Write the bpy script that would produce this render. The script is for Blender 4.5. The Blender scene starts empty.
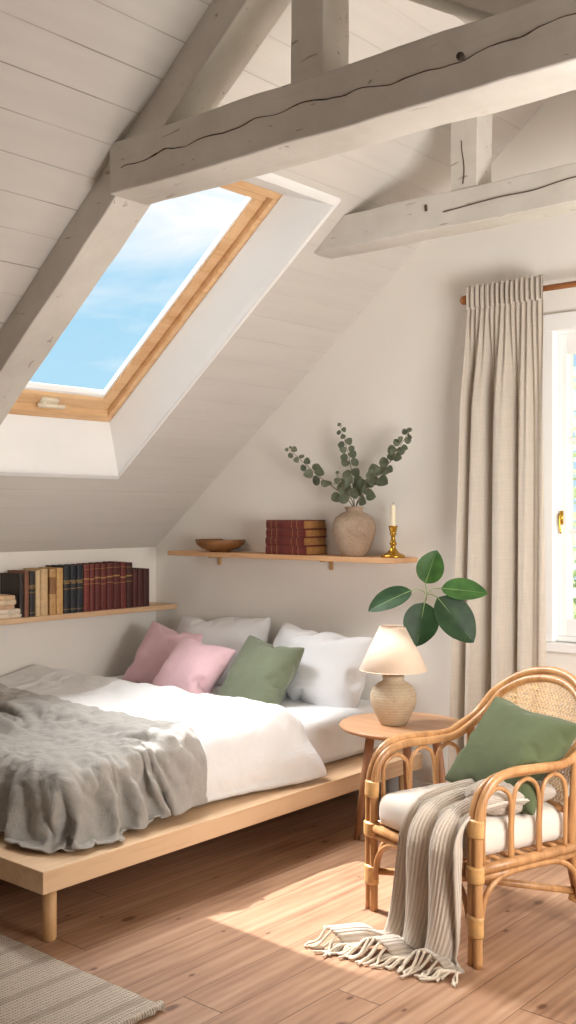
import bpy, bmesh, math, random
import numpy as np
from mathutils import Vector, Matrix, noise as mnoise
R = math.radians
S = bpy.context.scene
COL = S.collection
rnd = random.Random(7)

# ------------------------------------------------------------------ nodes / materials
class NT:
    def __init__(s, name):
        s.m = bpy.data.materials.new(name); s.m.use_nodes = True
        s.t = s.m.node_tree; s.t.nodes.clear()
        s.out = s.n('ShaderNodeOutputMaterial')
    def n(s, typ, **kw):
        nd = s.t.nodes.new(typ)
        for k, v in kw.items(): setattr(nd, k, v)
        return nd
    def l(s, a, b): s.t.links.new(a, b)
    def put(s, sock, v):
        if isinstance(v, bpy.types.NodeSocket): s.l(v, sock)
        elif isinstance(v, (tuple, list)) and len(v) == 3 and sock.type == 'RGBA': sock.default_value = (*v, 1)
        else: sock.default_value = v
    def math(s, op, a, b=None, c=None):
        nd = s.n('ShaderNodeMath', operation=op)
        s.put(nd.inputs[0], a)
        if b is not None: s.put(nd.inputs[1], b)
        if c is not None: s.put(nd.inputs[2], c)
        return nd.outputs[0]
    def mix(s, f, a, b, typ='MIX'):
        nd = s.n('ShaderNodeMix', data_type='RGBA', blend_type=typ)
        s.put(nd.inputs[0], f); s.put(nd.inputs[6], a); s.put(nd.inputs[7], b)
        return nd.outputs[2]
    def ramp(s, f, stops):
        nd = s.n('ShaderNodeValToRGB'); s.put(nd.inputs[0], f)
        el = nd.color_ramp.elements
        while len(el) < len(stops): el.new(.5)
        for e, (p, c) in zip(el, stops):
            e.position = p; e.color = (*c, 1) if not isinstance(c, (int, float)) else (c, c, c, 1)
        return nd.outputs[0]
    def map(s, src, scale=(1, 1, 1), loc=(0, 0, 0), rot=(0, 0, 0)):
        nd = s.n('ShaderNodeMapping'); s.l(src, nd.inputs[0])
        nd.inputs['Scale'].default_value = scale; nd.inputs['Location'].default_value = loc; nd.inputs['Rotation'].default_value = rot
        return nd.outputs[0]
    def noise(s, vec, scale, detail=4, rough=.55, dist=0):
        nd = s.n('ShaderNodeTexNoise'); s.l(vec, nd.inputs['Vector'])
        nd.inputs['Scale'].default_value = scale; nd.inputs['Detail'].default_value = detail
        nd.inputs['Roughness'].default_value = rough; nd.inputs['Distortion'].default_value = dist
        return nd.outputs[0]
    def obj(s): return s.n('ShaderNodeTexCoord').outputs['Object']
    def bump(s, h, strength=.3, dist=.01, normal=None):
        nd = s.n('ShaderNodeBump'); nd.inputs['Strength'].default_value = strength; nd.inputs['Distance'].default_value = dist
        s.l(h, nd.inputs['Height'])
        if normal is not None: s.l(normal, nd.inputs['Normal'])
        return nd.outputs[0]
    def pbr(s, color, rough=.6, normal=None, metal=0, sheen=0, sub=0, spec=None, trans=0):
        p = s.n('ShaderNodeBsdfPrincipled')
        s.put(p.inputs['Base Color'], color); s.put(p.inputs['Roughness'], rough); s.put(p.inputs['Metallic'], metal)
        if sheen: p.inputs['Sheen Weight'].default_value = sheen; p.inputs['Sheen Roughness'].default_value = .5
        if sub: p.inputs['Subsurface Weight'].default_value = sub; p.inputs['Subsurface Radius'].default_value = (.01, .006, .004)
        if spec is not None: p.inputs['Specular IOR Level'].default_value = spec
        if normal is not None: s.l(normal, p.inputs['Normal'])
        s.l(p.outputs[0], s.out.inputs[0])
        return p

def lin(c):  # sRGB 0-255 -> linear
    return tuple(((v/255)/12.92 if v/255 <= .04045 else ((v/255+.055)/1.055)**2.4) for v in c)

def m_plain(name, rgb, rough=.6, var=.08, nscale=6, bump=.1, bscale=40, bdist=.004, **kw):
    t = NT(name); o = t.obj(); c = lin(rgb)
    nz = t.noise(o, nscale, 5)
    dark = tuple(v*(1-var*2) for v in c); lite = tuple(min(1, v*(1+var)) for v in c)
    col = t.ramp(nz, [(.3, dark), (.7, lite)])
    nm = t.bump(t.noise(o, bscale, 4), bump, bdist) if bump else None
    t.pbr(col, rough, nm, **kw)
    return t.m

def m_wood(name, rgb_l, rgb_d, axis='y', rough=.5, scale=1.0, bump=.12):
    t = NT(name); o = t.obj()
    st = {'x': (.6, 9, 9), 'y': (9, .6, 9), 'z': (9, 9, .6)}[axis]
    v = t.map(o, tuple(q*scale for q in st))
    a = t.noise(v, 2.0, 6, .6, .6)
    v2 = t.map(o, tuple(q*scale*6 for q in st))
    b = t.noise(v2, 3.0, 3, .6)
    f = t.math('MULTIPLY_ADD', b, .35, t.math('MULTIPLY', a, .75))
    col = t.ramp(f, [(.35, lin(rgb_d)), (.62, lin(rgb_l))])
    t.pbr(col, rough, t.bump(f, bump, .004))
    return t.m

def m_fabric(name, rgb, weave=900, rough=.9, var=.06, sheen=.25, bump=.25, fold=0, rgb2=None):
    t = NT(name); o = t.obj(); c = lin(rgb)
    nz = t.noise(o, 9, 5)
    fine = t.noise(o, 260, 2)
    f = t.math('MULTIPLY_ADD', fine, .4, t.math('MULTIPLY', nz, .6))
    d = tuple(v*(1-var*2) for v in c); l_ = tuple(min(1, v*(1+var)) for v in (lin(rgb2) if rgb2 else c))
    col = t.ramp(f, [(.35, d), (.65, l_)])
    wv = t.n('ShaderNodeTexWave', wave_type='BANDS', bands_direction='X'); t.l(o, wv.inputs['Vector']); wv.inputs['Scale'].default_value = weave/6
    wz = t.n('ShaderNodeTexWave', wave_type='BANDS', bands_direction='Z'); t.l(o, wz.inputs['Vector']); wz.inputs['Scale'].default_value = weave/6
    h = t.math('ADD', wv.outputs['Fac'], wz.outputs['Fac'])
    nm = t.bump(t.math('MULTIPLY_ADD', fine, 1.0, h), bump, .0012)
    if fold:
        nm = t.bump(t.noise(t.map(o, (1, 1, 1)), 14, 4, .5, 1.2), fold, .02, nm)
    t.pbr(col, rough, nm, sheen=sheen, spec=.2)
    return t.m

M = {}
M['wall'] = m_plain('plaster_wall', (243, 238, 230), .85, .02, 1.2, .12, 18, .006)
M['white_trim'] = m_plain('white_trim_paint', (246, 245, 243), .45, .015, 3, .04, 30)
M['pine_frame'] = m_wood('pine_frame', (230, 190, 144), (206, 156, 106), 'y', .4, .7)
M['oak'] = m_wood('light_oak', (224, 190, 152), (198, 156, 116), 'y', .5, .5)
M['oak_x'] = m_wood('light_oak_x', (222, 176, 132), (192, 140, 96), 'x', .5, .6)
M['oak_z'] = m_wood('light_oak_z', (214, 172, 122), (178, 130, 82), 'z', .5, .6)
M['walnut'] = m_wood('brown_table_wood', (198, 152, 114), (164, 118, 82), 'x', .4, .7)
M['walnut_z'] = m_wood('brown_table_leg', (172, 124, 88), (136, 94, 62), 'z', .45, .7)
M['rod'] = m_wood('curtain_rod_wood', (176, 112, 62), (134, 80, 40), 'x', .4, .8)
M['rattan'] = m_wood('honey_rattan', (198, 148, 98), (150, 102, 60), 'z', .35, .8, .1)
M['rattan_wrap'] = m_plain('rattan_binding', (216, 168, 108), .4, .1, 40, .3, 160, .003)
M['cane'] = m_plain('cane_webbing', (224, 184, 128), .5, .1, 30, .1, 200)
M['white_sheet'] = m_fabric('white_cotton', (236, 236, 237), var=.015, sheen=.1, bump=.12, fold=.15)
M['duvet'] = m_fabric('white_linen', (234, 233, 232), var=.015, sheen=.1, bump=.15, fold=.35)
M['grey_linen'] = m_fabric('grey_linen', (172, 167, 160), var=.07, bump=.3, fold=.5)
M['pink'] = m_fabric('pink_linen', (240, 200, 208), var=.05, bump=.25, fold=.12)
M['green'] = m_fabric('sage_green_linen', (120, 128, 104), var=.07, bump=.25, fold=.12)
M['green2'] = m_fabric('moss_green_velvet', (88, 96, 66), var=.07, bump=.2, sheen=.1, fold=.1)
M['cream'] = m_fabric('cream_canvas', (224, 212, 198), var=.02, bump=.25)
M['shade'] = m_fabric('lampshade_linen', (232, 208, 184), var=.02, bump=.2)
M['brass'] = m_plain('brass', (196, 152, 62), .25, .05, 20, 0, metal=1)
M['dark_metal'] = m_plain('dark_metal', (52, 44, 36), .5, .05, 20, 0, metal=.6)
M['wax'] = m_plain('ivory_wax', (240, 226, 196), .5, .02, 20, .02, sub=.2)
M['handle_white'] = m_plain('cream_handle', (232, 220, 196), .4, .02, 20, 0)
M['bowl'] = m_wood('dark_bowl_wood', (140, 94, 52), (92, 58, 30), 'x', .5, 1.5)
M['page'] = m_plain('book_pages', (214, 190, 150), .85, .08, 80, .3, 300, .002)
M['page_gold'] = m_plain('aged_page_edges', (170, 122, 70), .7, .12, 60, .3, 300, .002)
M['stem'] = m_plain('brown_stem', (104, 88, 62), .7, .1, 30, .1, 90)
M['stem_g'] = m_plain('olive_stem', (112, 100, 62), .6, .1, 30, .1, 90)
M['bark'] = m_plain('bark', (120, 100, 80), .9, .2, 8, .5, 30, .02)
M['knob'] = m_plain('dark_hole', (60, 48, 38), .9, .1, 30, 0)

# ---- painted beams: white-wash with vertical-ish stains and dark hairline cracks
def m_beam():
    t = NT('painted_beam'); o = t.obj()
    base = t.ramp(t.noise(o, 3, 6, .6), [(.3, lin((198, 191, 181))), (.7, lin((221, 215, 206)))])
    v = t.map(o, (1.2, 14, 14)); g = t.noise(v, 2.2, 5, .6, .4)
    col = t.mix(t.math('MULTIPLY', t.ramp(g, [(.55, 0.0), (.8, 1.0)]), .25), base, lin((186, 172, 154)))
    sp = t.noise(t.map(o, (3, 16, 16)), 2.5, 2, .5, .8)
    crack = t.ramp(sp, [(.705, 0.0), (.72, 1.0)])
    col = t.mix(t.math('MULTIPLY', crack, .55), col, lin((120, 98, 76)))
    h = t.math('SUBTRACT', t.math('MULTIPLY', t.noise(o, 9, 5), .8), t.math('MULTIPLY', crack, .5))
    t.pbr(col, .75, t.bump(h, .35, .012)); return t.m
M['beam'] = m_beam()
M['crack'] = m_plain('beam_crack', (84, 66, 50), .9, .1, 30, 0)

# ---- painted ceiling boards, seams every 13 cm up the slope (coordinate = X, boards run along Y)
def m_planks(name, rgb, pitch, seam=.7, off=0):
    t = NT(name); o = t.obj()
    sx = t.n('ShaderNodeSeparateXYZ'); t.l(o, sx.inputs[0])
    u = t.math('DIVIDE', t.math('ADD', sx.outputs[0], 20+off), pitch)
    fr = t.math('FRACT', u); idx = t.math('FLOOR', u)
    wn = t.n('ShaderNodeTexWhiteNoise', noise_dimensions='1D'); t.l(idx, wn.inputs['W'])
    edge = t.math('ABSOLUTE', t.math('SUBTRACT', fr, .5))
    groove = t.n('ShaderNodeMapRange', interpolation_type='SMOOTHSTEP'); t.l(edge, groove.inputs[0])
    groove.inputs[1].default_value = .475; groove.inputs[2].default_value = .495
    gl = t.noise(t.map(o, (4, 1.3, 4)), 1.6, 3)
    fd = t.n('ShaderNodeMapRange'); t.l(sx.outputs[1], fd.inputs[0]); fd.inputs[1].default_value = 2.4; fd.inputs[2].default_value = 3.2; fd.inputs[3].default_value = 1.0; fd.inputs[4].default_value = .3
    gs = t.math('MULTIPLY', t.math('MULTIPLY', groove.outputs[0], fd.outputs[0]), t.ramp(gl, [(.38, .25), (.62, 1.0)]))
    c = lin(rgb)
    base = t.ramp(t.noise(t.map(o, (9, .8, 9)), 2, 5, .6), [(.3, tuple(v*.93 for v in c)), (.7, c)])
    base = t.mix(t.math('MULTIPLY', wn.outputs[0], .14), base, tuple(v*.72 for v in c))
    col = t.mix(t.math('MULTIPLY', gs, seam), base, lin((104, 88, 72)))
    h = t.math('SUBTRACT', t.math('MULTIPLY', t.noise(t.map(o, (16, 2, 16)), 2, 4), .12), t.math('MULTIPLY', groove.outputs[0], fd.outputs[0]))
    t.pbr(col, .7, t.bump(h, .3, .005)); return t.m
M['ceil'] = m_planks('painted_ceiling_boards', (218, 212, 204), .112, .62, -.02)
M['ceil2'] = m_planks('painted_ceiling_boards_right', (231, 224, 214), .12, .4)

def m_floor():
    t = NT('pine_floorboards'); o = t.obj()
    sx = t.n('ShaderNodeSeparateXYZ'); t.l(o, sx.inputs[0])
    X, Y = sx.outputs[0], sx.outputs[1]
    W = .155
    u = t.math('DIVIDE', t.math('ADD', X, 20.03), W); idx = t.math('FLOOR', u); fr = t.math('FRACT', u)
    wn = t.n('ShaderNodeTexWhiteNoise', noise_dimensions='1D'); t.l(idx, wn.inputs['W'])
    yy = t.math('DIVIDE', t.math('MULTIPLY_ADD', wn.outputs[0], 7.0, Y), 2.6)
    yi = t.math('FLOOR', yy); yf = t.math('FRACT', yy)
    wn2 = t.n('ShaderNodeTexWhiteNoise', noise_dimensions='2D')
    cv = t.n('ShaderNodeCombineXYZ'); t.l(idx, cv.inputs[0]); t.l(yi, cv.inputs[1]); t.l(cv.outputs[0], wn2.inputs[0])
    # per board offset of the grain
    off = t.n('ShaderNodeVectorMath', operation='MULTIPLY_ADD'); t.l(wn2.outputs['Color'], off.inputs[0]); off.inputs[1].default_value = (9, 9, 9); t.l(o, off.inputs[2])
    gv = t.map(off.outputs[0], (7, .55, 1))
    kn = t.n('ShaderNodeTexVoronoi', feature='F1', voronoi_dimensions='2D'); t.l(t.map(off.outputs[0], (1, .55, 1)), kn.inputs['Vector']); kn.inputs['Scale'].default_value = 5.2; kn.inputs['Randomness'].default_value = 1
    kd = kn.outputs['Distance']
    warp = t.math('MULTIPLY', t.ramp(kd, [(0, 1.0), (.35, 0.0)]), .5)
    g = t.noise(gv, 2.2, 6, .6, .9)
    rings = t.n('ShaderNodeTexWave', wave_type='BANDS', bands_direction='X'); t.l(gv, rings.inputs['Vector'])
    rings.inputs['Scale'].default_value = 1.3; rings.inputs['Distortion'].default_value = 7; rings.inputs['Detail'].default_value = 3; rings.inputs['Detail Scale'].default_value = .6
    f = t.math('ADD', t.math('MULTIPLY_ADD', rings.outputs['Fac'], .10, t.math('MULTIPLY', g, .9)), t.math('MULTIPLY', warp, -.2))
    col = t.ramp(f, [(.25, lin((126, 91, 67))), (.5, lin((162, 124, 96))), (.75, lin((184, 149, 120)))])
    col = t.mix(t.math('MULTIPLY', wn2.outputs[0], .30), col, lin((144, 106, 80)))
    sel = t.n('ShaderNodeSeparateColor'); t.l(kn.outputs['Color'], sel.inputs[0])
    ks = t.math('GREATER_THAN', sel.outputs[0], .36)
    kdv = t.math('MULTIPLY', kd, t.math('MULTIPLY_ADD', sel.outputs[1], 1.5, .6))
    kdv = t.math('MULTIPLY_ADD', t.noise(o, 40, 2), .05, kdv)
    knot = t.math('MULTIPLY', t.ramp(kdv, [(.055, 1.0), (.10, 0.0)]), ks)
    col = t.mix(t.math('MULTIPLY', knot, .8), col, lin((84, 46, 24)))
    e = t.math('ABSOLUTE', t.math('SUBTRACT', fr, .5))
    gr = t.n('ShaderNodeMapRange', interpolation_type='SMOOTHSTEP'); t.l(e, gr.inputs[0]); gr.inputs[1].default_value = .485; gr.inputs[2].default_value = .498
    e2 = t.math('LESS_THAN', yf, .0018)
    seam = t.math('MAXIMUM', gr.outputs[0], e2)
    col = t.mix(t.math('MULTIPLY', seam, .7), col, lin((70, 42, 24)))
    h = t.math('SUBTRACT', t.math('MULTIPLY', f, .3), seam)
    t.pbr(col, t.math('MULTIPLY_ADD', g, .2, .36), t.bump(h, .25, .004), spec=.4); return t.m
M['floor'] = m_floor()

def m_rug():
    t = NT('woven_rug'); o = t.obj()
    wx = t.n('ShaderNodeTexWave', wave_type='BANDS', bands_direction='X'); t.l(o, wx.inputs['Vector']); wx.inputs['Scale'].default_value = 22; wx.inputs['Distortion'].default_value = 1.2; wx.inputs['Detail Scale'].default_value = 3
    wy = t.n('ShaderNodeTexWave', wave_type='BANDS', bands_direction='Y'); t.l(o, wy.inputs['Vector']); wy.inputs['Scale'].default_value = 34; wy.inputs['Distortion'].default_value = 1.5; wy.inputs['Detail Scale'].default_value = 4
    h = t.math('MULTIPLY_ADD', wx.outputs['Fac'], .7, t.math('MULTIPLY', wy.outputs['Fac'], .6))
    h = t.math('MULTIPLY_ADD', t.noise(o, 60, 3), .5, h)
    st = t.n('ShaderNodeTexWave', wave_type='BANDS', bands_direction='X'); t.l(o, st.inputs['Vector']); st.inputs['Scale'].default_value = 2.2; st.inputs['Distortion'].default_value = .4
    stripe = t.ramp(st.outputs['Fac'], [(.8, 0.0), (.95, 1.0)])
    col = t.ramp(h, [(.3, lin((150, 136, 120))), (1.1, lin((206, 193, 178)))])
    col = t.mix(t.math('MULTIPLY', stripe, .35), col, lin((132, 116, 94)))
    t.pbr(col, .95, t.bump(h, .7, .006), spec=.1); return t.m
M['rug'] = m_rug()

def m_knit():
    t = NT('ribbed_knit'); uv = t.n('ShaderNodeTexCoord').outputs['UV']; o = t.obj()
    wx = t.n('ShaderNodeTexWave', wave_type='BANDS', bands_direction='X'); t.l(uv, wx.inputs['Vector']); wx.inputs['Scale'].default_value = 17
    wy = t.n('ShaderNodeTexWave', wave_type='BANDS', bands_direction='Y'); t.l(uv, wy.inputs['Vector']); wy.inputs['Scale'].default_value = 50
    h = t.math('MULTIPLY_ADD', wy.outputs['Fac'], .35, wx.outputs['Fac'])
    h = t.math('MULTIPLY_ADD', t.noise(o, 180, 2), .4, h)
    col = t.ramp(h, [(.1, lin((194, 172, 150))), (1.0, lin((226, 208, 188)))])
    t.pbr(col, .95, t.bump(h, .8, .005), sheen=.4, spec=.1); return t.m
M['knit'] = m_knit()
M['fringe'] = m_fabric('fringe_yarn', (212, 196, 174), var=.06, bump=.4)

def m_curtain():
    t = NT('linen_curtain'); o = t.obj()
    a = t.noise(t.map(o, (60, 60, 3)), 3, 3); b = t.noise(t.map(o, (3, 3, 90)), 3, 3)
    f = t.math('MULTIPLY_ADD', a, .5, t.math('MULTIPLY', b, .5))
    col = t.ramp(f, [(.35, lin((216, 206, 194))), (.65, lin((228, 218, 204)))])
    d = t.n('ShaderNodeBsdfDiffuse'); tr = t.n('ShaderNodeBsdfTranslucent')
    nm = t.bump(f, .3, .002)
    for q in (d, tr): t.l(col, q.inputs['Color']); t.l(nm, q.inputs['Normal'])
    mx = t.n('ShaderNodeMixShader'); mx.inputs[0].default_value = .32
    t.l(d.outputs[0], mx.inputs[1]); t.l(tr.outputs[0], mx.inputs[2]); t.l(mx.outputs[0], t.out.inputs[0]); return t.m
M['curtain'] = m_curtain()

def m_glass():
    t = NT('window_glass')
    tr = t.n('ShaderNodeBsdfTransparent'); g = t.n('ShaderNodeBsdfGlossy'); g.inputs['Roughness'].default_value = .02
    mx = t.n('ShaderNodeMixShader'); mx.inputs[0].default_value = .025; t.l(tr.outputs[0], mx.inputs[1]); t.l(g.outputs[0], mx.inputs[2]); t.l(mx.outputs[0], t.out.inputs[0])
    return t.m
M['glass'] = m_glass()

def m_ceramic(name, c1, c2, band=None):
    t = NT(name); o = t.obj()
    n1 = t.noise(o, 12, 6, .65); n2 = t.noise(o, 110, 3)
    f = t.math('MULTIPLY_ADD', n2, .5, t.math('MULTIPLY', n1, .6))
    col = t.ramp(f, [(.35, lin(c2)), (.72, lin(c1))])
    h = f
    wz = t.n('ShaderNodeTexWave', wave_type='BANDS', bands_direction='Z'); t.l(o, wz.inputs['Vector']); wz.inputs['Scale'].default_value = 26; wz.inputs['Distortion'].default_value = .6
    if band:
        col = t.mix(t.math('MULTIPLY', wz.outputs['Fac'], .25), col, lin(band)); h = t.math('MULTIPLY_ADD', wz.outputs['Fac'], .5, f)
    t.pbr(col, .6, t.bump(h, .2, .004), spec=.35); return t.m
M['vase'] = m_ceramic('grey_stoneware', (182, 160, 138), (140, 116, 96))
M['lampbase'] = m_ceramic('ribbed_stoneware', (204, 186, 160), (172, 150, 122), (150, 128, 100))

def m_leaf(name, c1, c2, rough=.4, trans=.15, spec=.5):
    t = NT(name); o = t.obj()
    col = t.ramp(t.noise(o, 18, 4), [(.3, lin(c2)), (.7, lin(c1))])
    p = t.pbr(col, rough, t.bump(t.noise(o, 30, 3), .15, .004), spec=spec)
    tr = t.n('ShaderNodeBsdfTranslucent'); t.l(col, tr.inputs[0])
    mx = t.n('ShaderNodeMixShader'); mx.inputs[0].default_value = trans
    t.l(p.outputs[0], mx.inputs[1]); t.l(tr.outputs[0], mx.inputs[2]); t.l(mx.outputs[0], t.out.inputs[0]); return t.m
M['euc'] = m_leaf('eucalyptus_leaf', (116, 122, 100), (82, 92, 74), .6)
M['leaf_dark'] = m_leaf('glossy_dark_leaf', (44, 72, 38), (28, 52, 28), .45, .15, .25)
M['leaf_mid'] = m_leaf('glossy_green_leaf', (66, 106, 44), (38, 74, 30), .45)
M['vein'] = m_plain('leaf_midrib', (128, 150, 92), .5, .05, 20, 0)
M['tree_leaf'] = m_leaf('pale_tree_leaf', (226, 234, 206), (200, 214, 174), .7, .35, .1)
M['lawn'] = m_plain('lawn', (150, 176, 110), .95, .2, 3, .3, 40)

BOOKM = {}
def m_book(rgb, gold=True, bands=((.72, .76), (.62, .635), (.12, .13), (.9, .91)), label=None):
    key = (rgb, gold, label, bands)
    if key in BOOKM: return BOOKM[key]
    t = NT('book_cloth'); tc = t.n('ShaderNodeTexCoord'); o = tc.outputs['Object']; g = tc.outputs['Generated']
    sx = t.n('ShaderNodeSeparateXYZ'); t.l(g, sx.inputs[0]); z = sx.outputs[2]
    c = lin(rgb)
    col = t.ramp(t.noise(o, 30, 5, .6), [(.3, tuple(v*.75 for v in c)), (.7, tuple(min(1, v*1.12) for v in c))])
    fac = None
    if gold:
        for a, b in bands:
            q = t.math('MULTIPLY', t.math('GREATER_THAN', z, a), t.math('LESS_THAN', z, b))
            if b-a > .03: q = t.math('MULTIPLY', q, t.math('GREATER_THAN', t.noise(t.map(o, (120, 120, 300)), 1.0, 1), .48))
            fac = q if fac is None else t.math('MAXIMUM', fac, q)
        col = t.mix(t.math('MULTIPLY', fac, .75), col, lin((190, 148, 84)))
    if label:
        q = t.math('MULTIPLY', t.math('GREATER_THAN', z, .45), t.math('LESS_THAN', z, .82))
        col = t.mix(q, col, lin(label))
    t.pbr(col, .55, t.bump(t.noise(o, 160, 2), .15, .002)); BOOKM[key] = t.m; return t.m

# ------------------------------------------------------------------ mesh building
class MB:
    def __init__(s): s.v = []; s.f = []
    def add(s, vs, fs):
        b = len(s.v); s.v += [tuple(p) for p in vs]; s.f += [tuple(i+b for i in f) for f in fs]; return s
    def box(s, x0, x1, y0, y1, z0, z1):
        return s.add([(x, y, z) for x in (x0, x1) for y in (y0, y1) for z in (z0, z1)],
                     [(0, 1, 3, 2), (4, 6, 7, 5), (0, 4, 5, 1), (2, 3, 7, 6), (0, 2, 6, 4), (1, 5, 7, 3)])
    def prism(s, prof, a, b, axis='y'):   # polygon (p,q) extruded from a to b along axis
        n = len(prof)
        def pt(p, q, k): return {'y': (p, k, q), 'x': (k, p, q), 'z': (p, q, k)}[axis]
        vs = [pt(p, q, a) for p, q in prof]+[pt(p, q, b) for p, q in prof]
        fs = [tuple(range(n))[::-1], tuple(range(n, 2*n))]+[(i, (i+1) % n, n+(i+1) % n, n+i) for i in range(n)]
        return s.add(vs, fs)
    def lathe(s, prof, n=32, c=(0, 0, 0), cap0=True, cap1=True):
        vs = []; fs = []
        for r, z in prof:
            for k in range(n):
                a = 2*math.pi*k/n; vs.append((c[0]+r*math.cos(a), c[1]+r*math.sin(a), c[2]+z))
        for i in range(len(prof)-1):
            for k in range(n):
                k2 = (k+1) % n; fs.append((i*n+k, i*n+k2, (i+1)*n+k2, (i+1)*n+k))
        if cap0: fs.append(tuple(range(n))[::-1])
        if cap1: fs.append(tuple((len(prof)-1)*n+k for k in range(n)))
        return s.add(vs, fs)
    def tube(s, pts, r, n=10, closed=False, flat=None):
        P = [Vector(p) for p in pts]; m = len(P); rr = r if isinstance(r, (list, tuple)) else [r]*m
        T = []
        for i in range(m):
            a = P[i-1] if (i > 0 or closed) else P[i]; b = P[(i+1) % m] if (i < m-1 or closed) else P[i]
            T.append((b-a).normalized())
        up = Vector((0, 0, 1)) if abs(T[0].z) < .9 else Vector((0, 1, 0))
        N = (up-T[0]*up.dot(T[0])).normalized(); vs = []
        for i in range(m):
            N = (N-T[i]*N.dot(T[i])).normalized(); B = T[i].cross(N)
            for k in range(n):
                a = 2*math.pi*k/n
                vs.append(P[i]+N*(math.cos(a)*rr[i])+B*(math.sin(a)*rr[i]*(flat or 1)))
        fs = []
        for i in range(m if closed else m-1):
            j = (i+1) % m
            for k in range(n):
                k2 = (k+1) % n; fs.append((i*n+k, i*n+k2, j*n+k2, j*n+k))
        if not closed: fs += [tuple(range(n))[::-1], tuple((m-1)*n+k for k in range(n))]
        return s.add(vs, fs)
    def grid(s, fn, nu, nv):
        vs = [fn(i/nu, j/nv) for i in range(nu+1) for j in range(nv+1)]
        fs = [(i*(nv+1)+j, (i+1)*(nv+1)+j, (i+1)*(nv+1)+j+1, i*(nv+1)+j+1) for i in range(nu) for j in range(nv)]
        return s.add(vs, fs)
    def build(s, name, mat, parent=None, smooth=False, bevel=0, seg=2, subsurf=0, solid=0, uv=None, soff=0):
        me = bpy.data.meshes.new(name); me.from_pydata(s.v, [], s.f); me.validate(); me.update()
        if uv:
            ul = me.uv_layers.new(name='uv')
            for lp in me.loops: ul.data[lp.index].uv = uv[lp.vertex_index]
        bm = bmesh.new(); bm.from_mesh(me); bmesh.ops.recalc_face_normals(bm, faces=bm.faces); bm.to_mesh(me); bm.free()
        o = bpy.data.objects.new(name, me); COL.objects.link(o); me.materials.append(mat)
        if parent is not None: o.parent = parent
        if smooth:
            for p in me.polygons: p.use_smooth = True
        if solid:
            md = o.modifiers.new('thick', 'SOLIDIFY'); md.thickness = solid; md.offset = soff
        if bevel:
            md = o.modifiers.new('bev', 'BEVEL'); md.width = bevel; md.segments = seg; md.limit_method = 'ANGLE'; md.angle_limit = R(35)
            for p in me.polygons: p.use_smooth = True
            md.harden_normals = True
        if subsurf:
            md = o.modifiers.new('sub', 'SUBSURF'); md.levels = subsurf; md.render_levels = subsurf
        return o

def tag(o, label, cat, group=None, kind=None):
    o['label'] = label; o['category'] = cat
    if group: o['group'] = group
    if kind: o['kind'] = kind
    return o
def thing(name, label, cat, loc=(0, 0, 0), rz=0, group=None):
    o = bpy.data.objects.new(name, None); COL.objects.link(o); o.location = loc; o.rotation_euler = (0, 0, rz)
    o.empty_display_size = .1
    return tag(o, label, cat, group)
def struct(o, label=None, cat=None):
    o['kind'] = 'structure'
    if label: o['label'] = label
    if cat: o['category'] = cat
    return o
def spline(pts, n=12, closed=False):     # Catmull-Rom
    P = [Vector(p) for p in pts]; m = len(P); out = []
    rng = range(m if closed else m-1)
    for i in rng:
        p0 = P[i-1] if (i > 0 or closed) else P[0]*2-P[1]; p1 = P[i]; p2 = P[(i+1) % m]
        p3 = P[(i+2) % m] if (i+2 < m or closed) else P[-1]*2-P[-2]
        for k in range(n):
            t = k/n
            out.append(.5*((2*p1)+(p2-p0)*t+(2*p0-5*p1+4*p2-p3)*t*t+(3*p1-p0-3*p2+p3)*t**3))
    if not closed: out.append(P[-1])
    return out

# ------------------------------------------------------------------ room shell
XL, XR, YB, YF = -4.70, 1.20, 4.30, -1.60
KZ, SL = 1.19, .80                        # knee wall height and slope of the left roof
AX = -2.10; AZ = KZ+SL*(AX-XL); SR = .57  # ridge; right roof slope
def roof(x): return KZ+SL*(x-XL) if x < AX else AZ-SR*(x-AX)
RZ = roof(XR)
T = .2
struct(MB().box(XL-T, XR+T, YF-T, YB+T, -.15, 0).build('floor', M['floor']), 'pine plank floor with dark knots', 'floor')
struct(MB().box(XL-T, XL, YF-T, YB+T, 0, KZ).build('wall_left', M['wall']), 'low plastered knee wall under the sloping ceiling', 'wall')
struct(MB().box(XR, XR+T, YF-T, YB+T, 0, RZ).build('wall_right', M['wall']), 'plain plastered side wall', 'wall')
def gable(mb, y0, y1, x0, x1, z0=0, z0b=None):
    xs = sorted({x0, x1, *([AX] if x0 < AX < x1 else [])})
    top = [(x, roof(x)) for x in xs]
    mb.prism([(x0, z0), (x1, z0)]+top[::-1], y0, y1)
# back wall with window opening
WX0, WX1, WZ0, WZ1 = -2.125, -1.02, .83, 2.205
b = MB()
gable(b, YB, YB+T, XL-.001, WX0); gable(b, YB, YB+T, WX1, XR)
b.box(WX0, WX1, YB, YB+T, 0, WZ0)
gable(b, YB, YB+T, WX0, WX1, WZ1)
struct(b.build('wall_back', M['wall']), 'cream plastered gable wall behind the bed head', 'wall')
b = MB(); gable(b, YF-T, YF, XL, XR)
struct(b.build('wall_front', M['wall']), 'plain plastered gable wall opposite the bed head', 'wall')

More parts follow.
